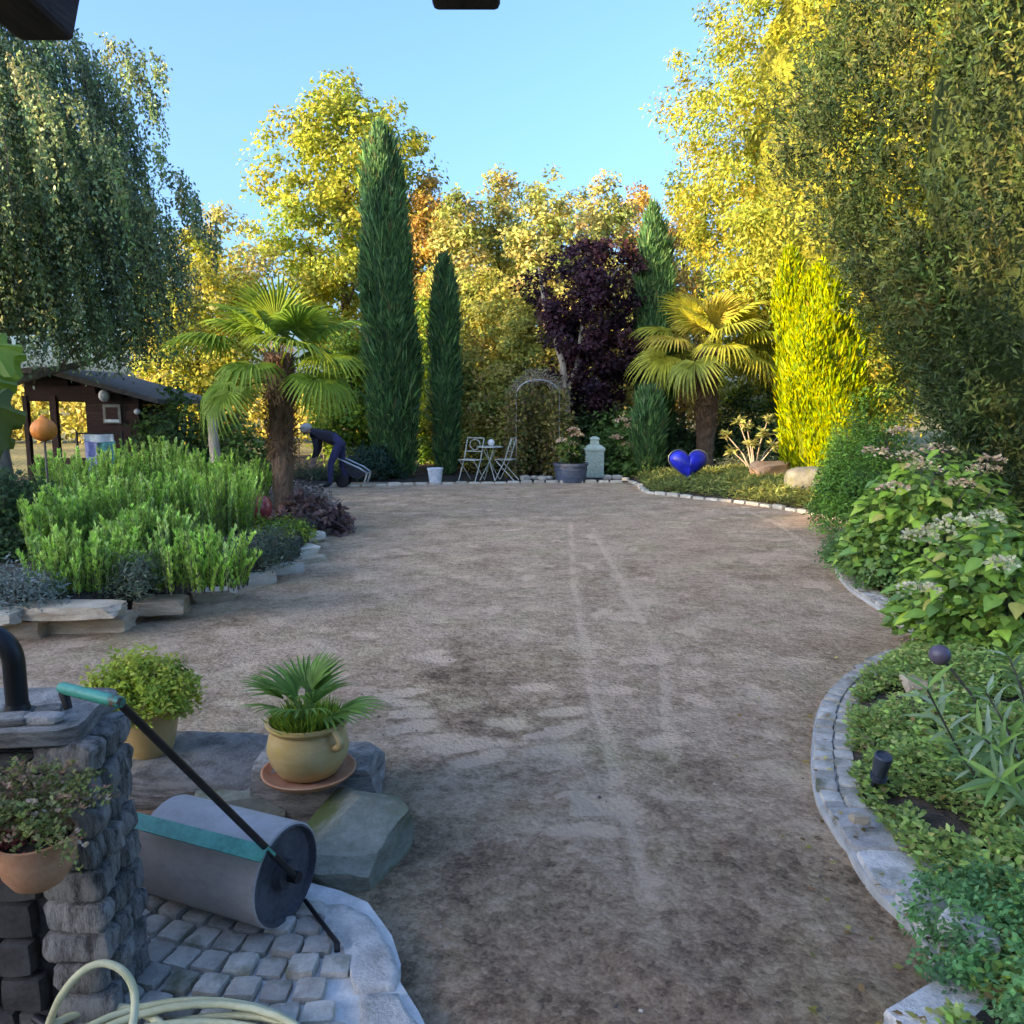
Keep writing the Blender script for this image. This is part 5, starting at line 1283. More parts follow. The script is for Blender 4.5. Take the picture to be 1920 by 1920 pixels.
# ---- stone border of the left bed: every stone a part
bw = thing('stone_border', 'dry-laid border of flat stones round the rosemary bed', 'border', (0, 0, 0))
LL = arclen(LEDGE); rs = random.Random(9)
def bstone(px, py, z0, sx, sy, sz, mt, rz, seed, tilt=0):
    p = gp(px, py, z0); link('border_stone', rock_mesh('border_stone', sx * 1.05, sy * 1.1, sz, seed, mt, 9, 4, .03, .75, .74), bw, p, (tilt, 0, rz))
bstone(138, 1155, .15, .64, .24, .085, 'sandstone', .03, 1); bstone(-20, 1166, .14, .42, .24, .085, 'pale_stone', .02, 2); bstone(302, 1146, .06, .36, .24, .10, 'sandstone', .16, 3)
bstone(160, 1188, -.03, .62, .22, .15, 'sandstone', .05, 4); bstone(20, 1198, -.03, .5, .25, .15, 'sandstone', .02, 5); bstone(400, 1128, -.02, .4, .2, .11, 'sandstone', .3, 6); bstone(-150, 1215, -.03, .6, .25, .16, 'sandstone', 0, 16)
bstone(300, 1160, -.03, .4, .22, .11, 'sandstone', .2, 17)
bstone(520, 1078, -.02, .46, .22, .10, 'pale_stone', .5, 7); bstone(548, 1042, .02, .46, .36, .10, 'pale_stone', .62, 8); bstone(558, 1018, .0, .5, .36, .12, 'pale_stone', .9, 9); bstone(470, 1098, -.02, .42, .2, .10, 'pale_stone', .4, 10)
bstone(575, 1058, -.03, .36, .2, .08, 'sandstone', .8, 12); bstone(612, 1002, -.03, .35, .2, .09, 'pale_stone', 1.1, 13)

# ---- hut
hut = thing('garden_hut', 'dark brown wooden garden hut with shallow felt roof under the birch', 'hut', (0, 0, 0)); HD = 14.8; FZ = -.05
def hx(px): return at(px, 760, HD).x
def hz(py): return at(960, py, HD).z
roofa, roofb = (hx(98), hz(698)), (hx(312), hz(757))
mb = MB()
mb.add([(roofa[0] - 1.1, HD - .35, roofa[1] - .12), (roofb[0], HD - .35, roofb[1]), (roofb[0], HD + 2.6, roofb[1]), (roofa[0] - 1.1, HD + 2.6, roofa[1] - .12),
        (roofa[0] - 1.1, HD - .35, roofa[1] - .04), (roofb[0], HD - .35, roofb[1] + .08), (roofb[0], HD + 2.6, roofb[1] + .08), (roofa[0] - 1.1, HD + 2.6, roofa[1] - .04), (roofa[0], HD - .35, roofa[1]), (roofa[0], HD + 2.6, roofa[1]), (roofa[0], HD - .35, roofa[1] + .09), (roofa[0], HD + 2.6, roofa[1] + .09)],
       [(0, 8, 10, 4), (8, 1, 5, 10), (1, 2, 6, 5), (2, 9, 11, 6), (9, 3, 7, 11), (3, 0, 4, 7), (4, 10, 11, 7), (10, 5, 6, 11), (8, 0, 3, 9), (1, 8, 9, 2)])
mb.build('roof', 'roof_felt', hut)
ztop = lambda x: roofa[1] + (roofb[1] - roofa[1]) * (x - roofa[0]) / (roofb[0] - roofa[0]) - .02
z = FZ; k = 0; xr, xl = hx(258), hx(160)
while z < hz(752) - .02:
    MB().box(xl, xr, HD, HD + .05 + .006 * (k % 2), z, z + .137).build('wall_board', 'hut_wood', hut); z += .138; k += 1
for k in range(6):      # header boards over the openings
    za = hz(752) + .138 * k
    if za > ztop(hx(112)) - .05: break
    xe = xr
    while ztop(xe) < za + .13 and xe > hx(100): xe -= .05
    MB().box(hx(48), xe, HD - .01, HD + .05, za, min(za + .137, roofa[1] - .02)).build('header_board', 'hut_wood', hut)
x0, x1 = hx(46), roofb[0] - .12
MB().add([(x0, HD + .08, hz(752)), (x1, HD + .08, hz(752) - .02), (x1, HD + .08, ztop(x1) - .01), (roofa[0], HD + .08, roofa[1] - .01), (x0, HD + .08, roofa[1] - .10), (x0, HD + .11, hz(752)), (x1, HD + .11, hz(752) - .02), (x1, HD + .11, ztop(x1) - .01), (roofa[0], HD + .11, roofa[1] - .01), (x0, HD + .11, roofa[1] - .10)], [(0, 1, 2, 3, 4), (9, 8, 7, 6, 5), (0, 5, 6, 1), (1, 6, 7, 2), (2, 7, 8, 3), (3, 8, 9, 4), (4, 9, 5, 0)]).build('gable_panel', 'hut_wood', hut)
MB().box(hx(94), hx(106), HD - .03, HD + .07, FZ, hz(742)).build('post', 'hut_wood', hut)
MB().box(hx(44), hx(52), HD - .03, HD + .07, FZ, hz(742)).build('post', 'hut_wood', hut)
MB().box(hx(252), hx(262), HD - .05, HD + .08, FZ, ztop(hx(257))).build('post', 'hut_wood', hut)
for k in range(5): MB().box(hx(52), hx(160), HD, HD + .04, FZ + k * .138, FZ + k * .138 + .137).build('parapet_board', 'hut_wood', hut)
for k in range(13): MB().box(xr + .02, xr + .07, HD + .1, HD + 1.6, FZ + k * .138, FZ + k * .138 + .137).build('side_board', 'hut_wood', hut)
def blob(mb, c, r, n=14, sq=1.0, ridges=0):
    prof = [(r * math.sin(math.pi * i / n) if 0 < i < n else .0005, -r * sq * math.cos(math.pi * i / n)) for i in range(n + 1)]
    mb.lathe(prof, 20, c, cap=False); return mb
p = at(195, 742, HD - .12); t = thing('wall_lamp', 'white globe lamp under the hut eave', 'lamp', p); blob(MB(), (0, 0, 0), .095, sq=1.15).build('globe', 'lamp_white', t, smooth='all'); MB().box(-.03, .03, 0, .12, -.03, .03).build('bracket', 'black_metal', t)
p = at(257, 772, HD - .12); t = thing('wall_lamp', 'small white lamp on the hut corner post', 'lamp', p); blob(MB(), (0, 0, 0), .055).build('globe', 'lamp_white', t, smooth='all'); MB().box(-.02, .02, 0, .1, -.02, .02).build('bracket', 'black_metal', t)
p = at(210, 776, HD - .03); t = thing('picture', 'small framed picture on the hut wall', 'picture', p)
MB().box(-.16, .16, -.012, .01, -.17, .17).build('frame', 'post_pale', t); MB().box(-.11, .11, -.018, -.010, -.11, .12).build('print', 'hut_wood', t); MB().box(-.13, .13, -.02, -.010, -.15, -.10).build('mount', 'towel_white', t)
# cloths hung in front of the hut
p = at(190, 868, 14.2); t = thing('hanging_cloth', 'white, turquoise and lilac cloth hanging below the hut wall', 'cloth', (p.x, 14.2, .25))
def cloth(x0, x1, z0, z1, ph, name, mt):
    V = []; F = []; nx, nz = 16, 8
    for j in range(nz + 1):
        for i in range(nx + 1):
            uu, vv = i / nx, j / nz; V.append((x0 + (x1 - x0) * uu, .03 * math.sin(uu * 9 + ph) * (1.1 - vv * .6), z0 + (z1 - z0) * vv - .02 * math.sin(uu * 3.14)))
    for j in range(nz):
        for i in range(nx): a = j * (nx + 1) + i; F.append((a, a + 1, a + nx + 2, a + nx + 1))
    o = mk(name, V, F=F, mat=mt, parent=t, smooth=True); sm = o.modifiers.new('thick', 'SOLIDIFY'); sm.thickness = .008
cloth(-.28, .24, .72, .86, 0, 'border_strip', 'towel_white'); cloth(-.05, .27, .1, .73, .6, 'cloth', 'towel_turquoise'); cloth(-.28, -.04, .1, .73, 2, 'cloth', 'towel_lilac')
MB().tube([(-.4, 0, .86), (.4, 0, .86)], .012, 8).build('rail', 'black_metal', t); MB().tube([(-.4, 0, -.25), (-.4, 0, .9)], .02, 8).build('post', 'black_metal', t); MB().tube([(.4, 0, -.25), (.4, 0, .9)], .02, 8).build('post', 'black_metal', t)
# orange clay ball on a stick
p = at(82, 806, 9.0); t = thing('garden_ball', 'orange clay ball on a stick above the rosemary', 'ball', (p.x, 9.0, .2)); mb = MB()
prof = [(.135 * math.sin(math.pi * i / 16) * (1 + .0) if 0 < i < 16 else .0005, -.13 * math.cos(math.pi * i / 16) + (.05 if i == 16 else .02 if i == 15 else 0)) for i in range(17)]
mb.lathe(prof, 24, (0, 0, p.z - .2), cap=False); o = mb.build('ball', 'orange_clay', t, smooth='all')
for v in o.data.vertices:
    a = math.atan2(v.co.y, v.co.x); k = 1 + .035 * math.cos(9 * a); v.co.x *= k; v.co.y *= k
MB().tube([(0, 0, 0), (0, 0, p.z - .3)], .012, 8).build('stick', 'bark', t)
# pale post
p = at(401, 785, 13.0); t = thing('pale_post', 'pale grey wooden post behind the rosemary', 'post', (p.x, 13.0, 0)); MB().tube([(0, 0, 0), (.01, 0, .6), (-.02, 0, 1.0), (-.03, 0, p.z)], [.095, .085, .082, .075], 12).build('shaft', 'pale_bark', t, smooth=True); MB().tube([(-.03, 0, p.z - .35), (-.12, .05, p.z + .1)], [.04, .03], 8).build('branch_stub', 'pale_bark', t, smooth=True)
# red glazed ball
p = gp(484, 982, .22); t = thing('glazed_ball', 'red glazed ball half hidden by the rosemary', 'ball', (p.x, p.y, .24)); blob(MB(), (0, 0, .17), .17).build('ball', 'red_glaze', t, smooth='all'); MB().lathe([(.06, -.03), (.05, .02)], 16).build('foot', 'red_glaze', t)

# ---- wire fence and a hedge added to catch sun in place of the flat field
t = thing('wire_fence', 'thin post and wire fence before the yellow field', 'fence', (0, 0, 0)); pp = []
for px in (470, 505, 560, 607, 665, 722):
    a = at(px, 838, 19.0); MB().tube([(a.x, 19.0, -.05), (a.x, 19.0, a.z + .1)], .022, 8).build('fence_post', 'bark', t); pp.append(a.x)
for z in (.3, .55, .8): MB().tube([(pp[0], 18.97, z), (pp[-1], 18.97, z)], .004, 5).build('wire', 'wire', t)
rng = np.random.default_rng(450); n = 15000
hd = thing('sun_catch_hedge', 'yellow hedge added to catch sun for the field beyond the fence', 'hedge', (-12, 36, 0)); x = rng.uniform(-13, 14, n); z = rng.random(n) ** .8 * (2.5 + .4 * np.sin(x * 1.3) + .3 * np.sin(x * 3.1)); y = rng.normal(0, .5, n) - .3
P = np.stack([x, y, z], 1); foliage('foliage', P, rng.normal(0, 1, (n, 3)) + np.array([0, 0, .6]), rng.normal(0, .6, (n, 3)) + np.array([-.3, -1, .3]), rng.uniform(.2, .38, n), .17, jitter(rng, pick(rng, [((.55, .46, .10), 4), ((.48, .42, .12), 3), ((.34, .34, .08), 2)], n), .2), hd)
mb = MB()
for k in range(40): mb.tube([(-13 + k * .69, 0, -.05), (-13 + k * .69, .1, 1.6)], [.03, .015], 5)
mb.build('stems', 'bark', hd)['kind'] = 'stuff'

# ---- far edge furniture
FD = 17.05
def chair(label, px, D, rz, sc=1.0):
    t = thing('folding_chair', label, 'chair', (at(px, 900, D).x, D, .012), rz, 'white folding metal chairs'); W = .21; r = .011
    for s in (-1, 1):
        MB().tube([(s * W, .20, 0), (s * W, -.02, .44), (s * W, -.16, .90)], r, 6).build('back_leg', 'white_wire', t)
        MB().tube([(s * (W - .03), -.22, 0), (s * (W - .03), .20, .44)], r, 6).build('front_leg', 'white_wire', t)
    MB().tube([(-W, -.16, .90), (W, -.16, .90)], r, 6).build('top_rail', 'white_wire', t); MB().tube([(-W, -.08, .62), (W, -.08, .62)], r, 6).build('back_rail', 'white_wire', t)
    pts = [Vector((.13 * math.cos(k / 24 * 6.283), -.125 + .0 * k, .76 + .11 * math.sin(k / 24 * 6.283))) for k in range(25)]; MB().tube(pts, .008, 5, cap=False).build('scroll', 'white_wire', t)
    for k in range(6): MB().box(-W, W, -.16 + k * .065, -.16 + k * .065 + .045, .44, .452).build('seat_slat', 'white_wire', t)
    return t
chair('white folding metal chair left of the little table', 885, FD, 2.6)
chair('white folding metal chair right of the little table, seen from the side', 950, FD + .1, 1.3)
t = thing('garden_table', 'small round white metal table between the folding chairs', 'table', (at(918, 900, FD).x, FD + .15, .012))
MB().lathe([(.28, .70), (.285, .705), (.285, .718), (.28, .72), (.001, .72)], 28).build('top', 'white_wire', t)
for a in (0, 1, 2, 3): b_ = a * 1.571 + .5; MB().tube([(.24 * math.cos(b_), .24 * math.sin(b_), 0), (-.18 * math.cos(b_), -.18 * math.sin(b_), .70)], .011, 6).build('leg', 'white_wire', t)
p = at(921, 828, FD + .15); t = thing('white_lantern', 'round white lantern on the metal table', 'lantern', (p.x, p.y, .735)); blob(MB(), (0, 0, .075), .075).build('globe', 'lamp_white', t, smooth='all'); MB().lathe([(.04, 0), (.03, .02)], 12).build('foot', 'white_wire', t)
# bucket, tub, stone figure, thin post
p = gp(815, 909); t = thing('white_bucket', 'white plastic bucket at the far edge of the soil', 'bucket', (p.x, p.y + .15, 0))
MB().lathe([(.115, 0), (.12, .01), (.155, .30), (.168, .305), (.168, .33), (.15, .332), (.11, .02), (0, .02)], 28, cap=False).build('body', 'bucket_white', t, smooth=True)
MB().tube([Vector((.16 * math.cos(k / 12 * 3.14), -.10 * math.sin(k / 12 * 3.14), .31 - .10 * math.sin(k / 12 * 3.14))) for k in range(13)], .005, 5).build('handle', 'wire', t)
p = gp(1072, 906); t = thing('plant_tub', 'dark blue-grey tub at the far edge of the soil', 'tub', (p.x, p.y + .3, 0))
MB().lathe([(.31, 0), (.32, .01), (.345, .34), (.37, .345), (.372, .40), (.345, .402), (.33, .35), (0, .35)], 36, cap=False).build('body', 'tub_blue', t, smooth=True)
for z in (.10, .25): MB().lathe([(.325 + z * .07, z), (.335 + z * .07, z + .008), (.325 + z * .07, z + .02)], 36, cap=False).build('band', 'tub_blue', t, smooth=True)
MB().lathe([(0, .352), (.33, .352), (.33, .356), (0, .37)], 24, cap=False).build('soil_fill', 'soil_dark', t)
tub = t.location.copy()
t = mound('tub_hydrangea', 'leggy hydrangea with dusty pink heads in the blue-grey tub', 'hydrangea', tub.x, tub.y, .36, .28, .25, .62, 500, .12, .07, GRN, 460, clump=.12)
rng = np.random.default_rng(461)
for (dx, dz) in ((-.12, .30), (.02, .42), (-.02, .22), (.12, .62), (-.2, .5), (.05, .72)): flower_head(rng, .11, PINK, 'blossoms', t, (dx, -.15, dz), 40, .06)
p = gp(1116, 897); t = thing('stone_figure', 'pale green stone pillar figure behind the tub', 'ornament', (p.x, p.y + .25, 0)); hh = at(1116, 818, p.y + .25).z
def frus(mb, levels):
    V = []; F = []
    for (z, a, b_) in levels: V += [(-a, -b_, z), (a, -b_, z), (a, b_, z), (-a, b_, z)]
    for i in range(len(levels) - 1):
        for k in range(4): F.append((i * 4 + k, i * 4 + (k + 1) % 4, (i + 1) * 4 + (k + 1) % 4, (i + 1) * 4 + k))
    F += [(3, 2, 1, 0), tuple(len(V) - 4 + k for k in range(4))]; return mb.add(V, F)
frus(MB(), [(0, .24, .18), (.06, .24, .18), (.06, .20, .15), (hh * .62, .20, .15), (hh * .68, .23, .17), (hh * .72, .22, .16), (hh * .80, .13, .10)]).build('body', 'pale_green_stone', t)
frus(MB(), [(hh * .80 + .001, .10, .08), (hh * .90, .085, .07), (hh * .93, .11, .09), (hh * .97, .09, .07), (hh, .03, .03)]).build('head', 'pale_green_stone', t)
p = gp(1205, 897); t = thing('thin_post', 'thin pale post standing left of the blue heart', 'post', (p.x, p.y, 0)); zt = at(1205, 836, p.y).z
MB().lathe([(.055, 0), (.06, .03), (.04, .06), (.034, .12), (.032, zt - .06), (.045, zt - .05), (.045, zt - .02), (.01, zt)], 14).build('shaft', 'pale_green_stone', t, smooth=True)
# pale stones along the back edge
rs = random.Random(12)
for i, px in enumerate((985, 1002, 1018, 1028, 1012, 1140, 1158, 1175)):
    p = gp(px, 902 + rs.uniform(-2, 1)); o = link('edge_stone', stone_mesh('edge_stone', rs.uniform(.14, .26), .15, rs.uniform(.08, .13), 130 + i, 'pale_stone', 3, 4, .15), None, (p.x, p.y + .15, -.01), (0, 0, rs.random() * 3)); tag(o, ['leftmost cream cobble beside the rose arch foot', 'second cream cobble from the rose arch foot', 'cream cobble midway between arch and tub', 'cream cobble nearest the plant tub', 'low cream cobble in front of the others by the tub', 'pale rubble stone nearest the pale stone figure', 'middle pale rubble stone right of the stone figure', 'farthest pale rubble stone from the stone figure'][i], 'stone', 'cream cobbles left of the tub' if px < 1100 else 'pale rubble right of the stone figure')
# rose arch with climber
AX0, AX1, AD = at(968, 800, 18.0).x, at(1048, 800, 18.0).x, 18.0; zt = at(1000, 712, AD).z
t = thing('rose_arch', 'thin metal rose arch overgrown with a yellowing climber', 'arch', ((AX0 + AX1) / 2, AD, 0)); hw = (AX1 - AX0) / 2
for dy in (-.2, .2):
    pts = [Vector((-hw, dy, 0)), Vector((-hw, dy, zt - hw * .7))] + [Vector((-hw * math.cos(k / 12 * 3.1416), dy, zt - hw * .7 + hw * .7 * math.sin(k / 12 * 3.1416))) for k in range(1, 12)] + [Vector((hw, dy, zt - hw * .7)), Vector((hw, dy, 0))]
    MB().tube(pts, .010, 6).build('hoop', 'pale_metal', t)
for k in range(7):
    z = .3 + k * .22
    for s in (-1, 1): MB().tube([(s * hw, -.2, z), (s * hw, .2, z)], .008, 5).build('rung', 'pale_metal', t)
for k in range(3, 10, 2):
    a = k / 12 * 3.1416; MB().tube([(-hw * math.cos(a), -.2, zt - hw * .7 + hw * .7 * math.sin(a)), (-hw * math.cos(a), .2, zt - hw * .7 + hw * .7 * math.sin(a))], .008, 5).build('rung', 'pale_metal', t)
cl = thing('climber', 'yellowing climber with dry grey stems on the rose arch', 'climber', ((AX0 + AX1) / 2, AD, 0)); rng = np.random.default_rng(470); n = 5200; s = rng.random(n)
side = rng.choice([-1, 1], n); x = np.where(s < .5, side * hw + rng.normal(0, .12, n), rng.uniform(-hw * 1.5, hw * 1.1, n)); z = rng.random(n) * (zt - .2); P = np.stack([x, np.where(s < .5, rng.normal(-.05, .18, n), rng.normal(.35, .12, n)), z], 1)
foliage('foliage', P, rng.normal(0, 1, (n, 3)) - np.array([0, 0, .4]), rng.normal(0, .6, (n, 3)) + np.array([0, -.6, .4]), .09, .06, jitter(rng, pick(rng, [((.40, .30, .08), 3), ((.25, .24, .07), 3), ((.28, .18, .10), 2), ((.14, .18, .06), 2)], n), .2), cl)
n = 450; a = rng.uniform(0, 3.1416, n); P = np.stack([-hw * 1.05 * np.cos(a), rng.normal(0, .22, n), zt - hw * .7 + hw * .75 * np.sin(a) + rng.normal(.03, .07, n)], 1)
ds = foliage('dry_stalks', P, rng.normal(0, 1, (n, 3)), rng.normal(0, 1, (n, 3)), rng.uniform(.1, .25, n), .018, jitter(rng, np.tile([[.40, .32, .22]], (n, 1)), .3), cl); ds['kind'] = 'stuff'

# ---- blue heart
p = gp(1293, 914, .05); t = thing('blue_heart', 'cobalt blue heart-shaped ornament standing on the far grass', 'ornament', (p.x, p.y + .2, .1))
S = .036; V = []; F = []; K = 48
hp = []
for k in range(K):
    a = 2 * math.pi * k / K; hp.append((16 * math.sin(a) ** 3, 13 * math.cos(a) - 5 * math.cos(2 * a) - 2 * math.cos(3 * a) - math.cos(4 * a)))
lay = [(.0, 0.001), (-.16, .45), (-.13, .75), (-.06, .95), (0, 1.0), (.06, .95), (.12, .7), (.14, .3), (.14, .001)]
lay[0] = (-.19, .001)
for (y, f) in lay:
    for (a, b_) in hp: V.append((a * S * .62 * f, y, (b_ + 2) * S * .56 * f + .36))
for i in range(len(lay) - 1):
    for k in range(K): F.append((i * K + k, i * K + (k + 1) % K, (i + 1) * K + (k + 1) % K, (i + 1) * K + k))
mk('heart', V, F=F, mat='heart_blue', parent=t, smooth=True)
MB().tube([Vector((a * S * .66, 0, (b_ + 2) * S * .59 + .36)) for a, b_ in hp] + [Vector((hp[0][0] * S * .66, 0, (hp[0][1] + 2) * S * .59 + .36))], .009, 6, cap=False).build('rim', 'grey_metal', t, smooth='all')
MB().tube([(0, 0, -.05), (0, 0, .1)], .03, 8).build('foot', 'pale_metal', t)
# rocks
p = gp(1448, 902, .15); o = link('rock', rock_mesh('rock', .80, .5, .40, 140, 'orange_rock', 18, 3, .05), None, (p.x, p.y, .12), (0, 0, .3)); tag(o, 'orange-brown rock on the far grass', 'rock')
p = gp(1515, 920, .18); o = link('rock', stone_mesh('rock', .80, .55, .46, 141, 'field_stone', 6, 2.6, .12), None, (p.x, p.y, .12), (0, 0, -.2)); tag(o, 'large grey boulder below the golden conifer', 'rock')
# stones in the right bed
for i, (px, py, sx, sy, sz, lab) in enumerate([(1738, 1290, .26, .16, .09, 'cream flat stone below the purple ball'), (1800, 1725, .12, .08, .06, 'pale broken stone behind the kerb slabs'), (1832, 1760, .09, .10, .07, 'grey stone beside the cushion plant'), (1612, 1522, .05, .07, .03, 'small cream pebble on the kerb edge')]):
    p = gp(px, py, .13); o = link('bed_stone', rock_mesh('bed_stone', sx, sy, sz, 150 + i, 'sandstone' if i in (0, 3) else 'granite', 14, 2, .05), None, (p.x, p.y, .09), (.1, .1, .5 * i)); tag(o, lab, 'stone', 'stones in the right bed')
# spotlight
p = gp(1645, 1470, .12); t = thing('garden_spotlight', 'dark garden spotlight in the ground cover of the right bed', 'spotlight', (p.x, p.y, .10), .25)
MB().lathe([(.022, .0), (.026, .005), (.03, .03), (.038, .10), (.042, .15), (.040, .165), (.034, .17), (.030, .160), (.001, .158)], 24).build('housing', 'slate_plastic', t, smooth=True)
for z in (.02, .032, .044): MB().lathe([(.034, z), (.039, z + .003), (.034, z + .006)], 20, cap=False).build('cooling_fin', 'black_plastic', t)
MB().tube([(0, 0, -.08), (0, 0, .01)], .012, 10).build('spike', 'black_plastic', t); MB().box(-.03, .03, -.008, .008, -.022, .004).build('bracket', 'black_plastic', t)
for o in list(t.children): o.rotation_euler = (.32, -.12, 0); o.location = (0, 0, .03); o.scale = (.8, .8, .82)
# purple ball on a slanting stick
p = at(1762, 1228, 3.55); q = gp(1872, 1362, .12); t = thing('ball_stake', 'dull purple ball on a slanting rusty stake in the right bed', 'stake', (q.x, q.y, .10)); v = p - t.location
blob(MB(), v, .047).build('ball', 'purple_ball', t, smooth='all'); MB().tube([(0, 0, -.03), v * .5 + Vector((.005, 0, 0)), v * .97], .0065, 8).build('stake', 'bark', t, smooth=True)

# ---- person bending at the far left of the soil, and a tipped tube frame beside
def person():
    D = 15.6; base = Vector((at(632, 900, D).x, D, 0)); t = thing('person', 'person in dark top and dark trousers bent forward at the far left edge', 'person', base)
    # joints: facing -x
    J = {'pel': ((.10, 0, .90), .135), 'sp': ((-.10, 0, 1.00), .14), 'ch': ((-.33, 0, 1.08), .15), 'nk': ((-.48, 0, 1.12), .06), 'hd0': ((-.56, 0, 1.13), .085), 'hd1': ((-.66, 0, 1.09), .075),
         'hipL': ((.08, .10, .86), .10), 'knL': ((.07, .15, .49), .068), 'anL': ((.16, .18, .09), .045), 'toL': ((.0, .19, .04), .038), 'hipR': ((.08, -.10, .86), .10), 'knR': ((-.09, -.13, .48), .068), 'anR': ((-.10, -.15, .09), .045), 'toR': ((-.26, -.16, .04), .038),
         'shL': ((-.38, .19, 1.05), .065), 'elL': ((-.36, .22, .78), .048), 'wrL': ((-.44, .16, .56), .032), 'haL': ((-.47, .15, .48), .034), 'shR': ((-.38, -.19, 1.05), .065), 'elR': ((-.34, -.22, .78), .048), 'wrR': ((-.42, -.16, .56), .032), 'haR': ((-.45, -.15, .48), .034)}
    names = list(J); E = [('pel', 'sp'), ('sp', 'ch'), ('ch', 'nk'), ('nk', 'hd0'), ('hd0', 'hd1')]
    for s in 'LR': E += [('pel', 'hip' + s), ('hip' + s, 'kn' + s), ('kn' + s, 'an' + s), ('an' + s, 'to' + s), ('ch', 'sh' + s), ('sh' + s, 'el' + s), ('el' + s, 'wr' + s), ('wr' + s, 'ha' + s)]
    me = bpy.data.meshes.new('body'); me.from_pydata([J[n][0] for n in names], [(names.index(a), names.index(b_)) for a, b_ in E], [])
    o = bpy.data.objects.new('body', me); COL.objects.link(o)
    o.modifiers.new('skin', 'SKIN'); sv = me.skin_vertices[0].data
    for i, n in enumerate(names): sv[i].radius = (J[n][1], J[n][1]); sv[i].use_root = (n == 'pel')
    ss = o.modifiers.new('sub', 'SUBSURF'); ss.levels = 2; ss.render_levels = 2
    dg = bpy.context.evaluated_depsgraph_get(); m2 = bpy.data.meshes.new_from_object(o.evaluated_get(dg)); bpy.data.objects.remove(o)
    bm = bmesh.new(); bm.from_mesh(m2)
    # five fingers on each hand
    for s in ('L', 'R'):
        h = Vector(J['ha' + s][0])
        for k, (dx, dy, ln) in enumerate([(-.03, .0, .045), (-.018, .02, .07), (-.004, .024, .078), (.010, .022, .07), (.022, .014, .055)]):
            mb = MB(); sg = 1 if s == 'L' else -1
            mb.tube([h + Vector((dx, dy * sg * .4, -.01)), h + Vector((dx * 1.3, dy * sg, -.03 - ln * .5)), h + Vector((dx * 1.2 - .02, dy * sg * .8, -.03 - ln))], [.011, .009, .006], 6)
            vs = [bm.verts.new(v) for v in mb.V]
            for f in mb.F:
                try: bm.faces.new([vs[i] for i in f])
                except Exception: pass
    bm.to_mesh(m2); bm.free()
    for mm in ('dark_cloth', 'denim', 'shoe', 'skin'): m2.materials.append(MATS[mm])
    for pl in m2.polygons:
        c = pl.center; pl.use_smooth = True
        if c.z < .115: pl.material_index = 2
        elif c.z < .60 and c.x < -.36: pl.material_index = 3
        elif c.x < -.47 and c.z > .95: pl.material_index = 3
        elif c.x > -.03 or (c.z < .8 and c.x > -.26): pl.material_index = 1
        else: pl.material_index = 0
    ob = link('body', m2, t)
    mb = MB(); blob(mb, (0, 0, 0), .108, 12); oo = mb.build('hair', 'grey_hair', t, smooth='all'); oo.location = (-.575, 0, 1.165); oo.scale = (1.12, .92, .88); oo.rotation_euler = (0, -.3, 0)
    mb = MB(); mb.tube([(-.70, 0, 1.06), (-.735, 0, 1.045), (-.725, 0, 1.03)], [.014, .016, .008], 6); mb.build('nose', 'skin', t, smooth='all')
    for s in (-1, 1): blob(MB(), (-.58, s * .088, 1.10), .022, 6).build('ear', 'skin', t, smooth='all')
    return t
person()
p = at(662, 905, 15.9); t = thing('tube_cart', 'grey tubular frame with dark tray tipped beside the bent person', 'cart', (p.x, 15.9, 0))
for y in (-.22, .22):
    MB().tube([(-.30, y, .60), (.18, y, .38), (.32, y, .28), (.24, y, .03)], .018, 8).build('frame_tube', 'pale_metal', t, smooth=True)
MB().tube([(.32, -.22, .28), (.32, .22, .28)], .016, 8).build('cross_tube', 'pale_metal', t); MB().tube([(-.30, -.22, .60), (-.30, .22, .60)], .016, 8).build('cross_tube', 'pale_metal', t)
frus(MB(), [(0, .12, .14), (.20, .24, .22)]).build('tray', 'slate_plastic', t, loc=(-.0, 0, .20)).rotation_euler = (0, .42, 0)
for s in (-1, 1): MB().lathe([(.12, -.02), (.13, -.015), (.13, .015), (.12, .02), (.02, .02)], 20).build('wheel', 'black_plastic', t, loc=(-.18, s * .16, .13)).rotation_euler = (R(90), 0, 0)
MB().tube([(-.18, -.16, .13), (-.18, .16, .13)], .012, 8).build('axle', 'grey_metal', t); MB().tube([(-.18, .0, .13), (-.05, 0, .25)], .02, 8).build('strut', 'grey_metal', t)

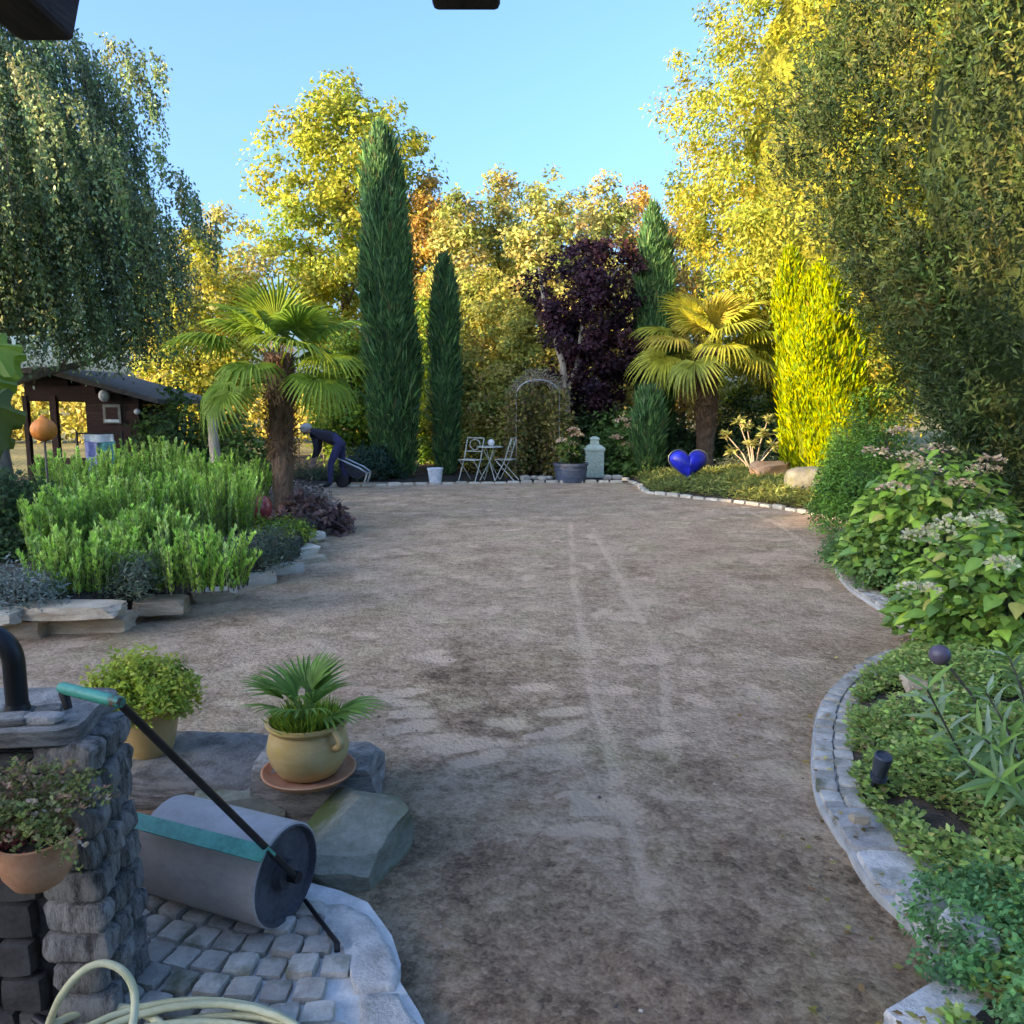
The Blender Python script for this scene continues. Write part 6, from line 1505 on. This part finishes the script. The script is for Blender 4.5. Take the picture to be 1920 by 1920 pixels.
# ---- little clods and pebbles lying on the soil
rng = np.random.default_rng(480); mb = MB(); cm = stone_mesh('clod', 1, 1, .8, 161, 'bark', 1, 3, .3)
cv = np.array([v.co[:] for v in cm.vertices]); cf = [tuple(pl.vertices) for pl in cm.polygons]; bpy.data.meshes.remove(cm)
VV = []; FF = []; CC = []
for k in range(800):
    y = 1.5 + 9 * rng.random() ** 2.2; x = rng.uniform(edge_x(LEDGE, max(y, 5.2)) if y > 5.0 else -1.2, edge_x(REDGE, y))
    if y < 2.6 and x < -.25: continue
    s = rng.uniform(.004, .013) * (1.8 if rng.random() < .03 else 1); a = rng.uniform(0, 6.28); c, sn = math.cos(a), math.sin(a)
    v = cv * s * np.array([1, rng.uniform(.6, 1.2), .8]); v = np.stack([v[:, 0] * c - v[:, 1] * sn, v[:, 0] * sn + v[:, 1] * c, v[:, 2]], 1) + np.array([x, y, -.004])
    o = len(VV) * len(cv); VV.append(v); FF += [tuple(i + o for i in f) for f in cf]
    col = np.array([(.24, .17, .12), (.38, .28, .2), (.15, .105, .08), (.55, .48, .38)][rng.choice(4, p=[.45, .3, .2, .05])]); CC.append(np.tile(col, (len(cv), 1)))
m, nt, b = newmat('clod'); a_ = nt.nodes.new('ShaderNodeAttribute'); a_.attribute_name = 'col'; nz = N(nt, 'ShaderNodeTexNoise', Scale=60.0, Detail=4.0); nt.links.new(coords(nt), nz.inputs[0])
nt.links.new(a_.outputs['Color'], b.inputs['Base Color']); b.inputs['Roughness'].default_value = .95; bump(nt, b, nz.outputs[0], .8, .01)
o = mk('clods', np.concatenate(VV), F=FF, mat='clod', col=np.concatenate(CC)); tag(o, 'small earth clods and pebbles scattered on the bare soil', 'clods', kind='stuff')
# fallen leaves on the bed

rng = np.random.default_rng(490); n = 700; y = 1.8 + 15 * rng.random(n) ** 1.7; e = rng.random(n)
xr_ = edge_x(REDGE, y) - .02 + rng.exponential(.35, n) * rng.choice([-.35, 1.6], n, p=[.12, .88]); zz = np.array([rbed_h(a, b_) + .05 if a > 0 else .008 for a, b_ in zip(xr_ - edge_x(REDGE, y) - .14, y)])
zz = np.where((xr_ - edge_x(REDGE, y) > -.01) & (xr_ - edge_x(REDGE, y) < .15), .062, zz)
keep = xr_ < 4.6; P = np.stack([xr_, y, zz], 1)[keep]; n = len(P); a = rng.uniform(0, 6.283, n)
o = foliage('fallen_leaves', P, np.stack([np.cos(a), np.sin(a), rng.normal(0, .2, n)], 1), rng.normal(0, .25, (n, 3)) + np.array([0, 0, 1]), rng.uniform(.018, .04, n), .02, jitter(rng, pick(rng, [((.45, .30, .07), 3), ((.32, .18, .07), 3), ((.5, .42, .12), 2), ((.2, .12, .07), 2)], n), .2), None)
tag(o, 'dry fallen leaves scattered along the kerb and right bed', 'fallen leaves', kind='stuff')
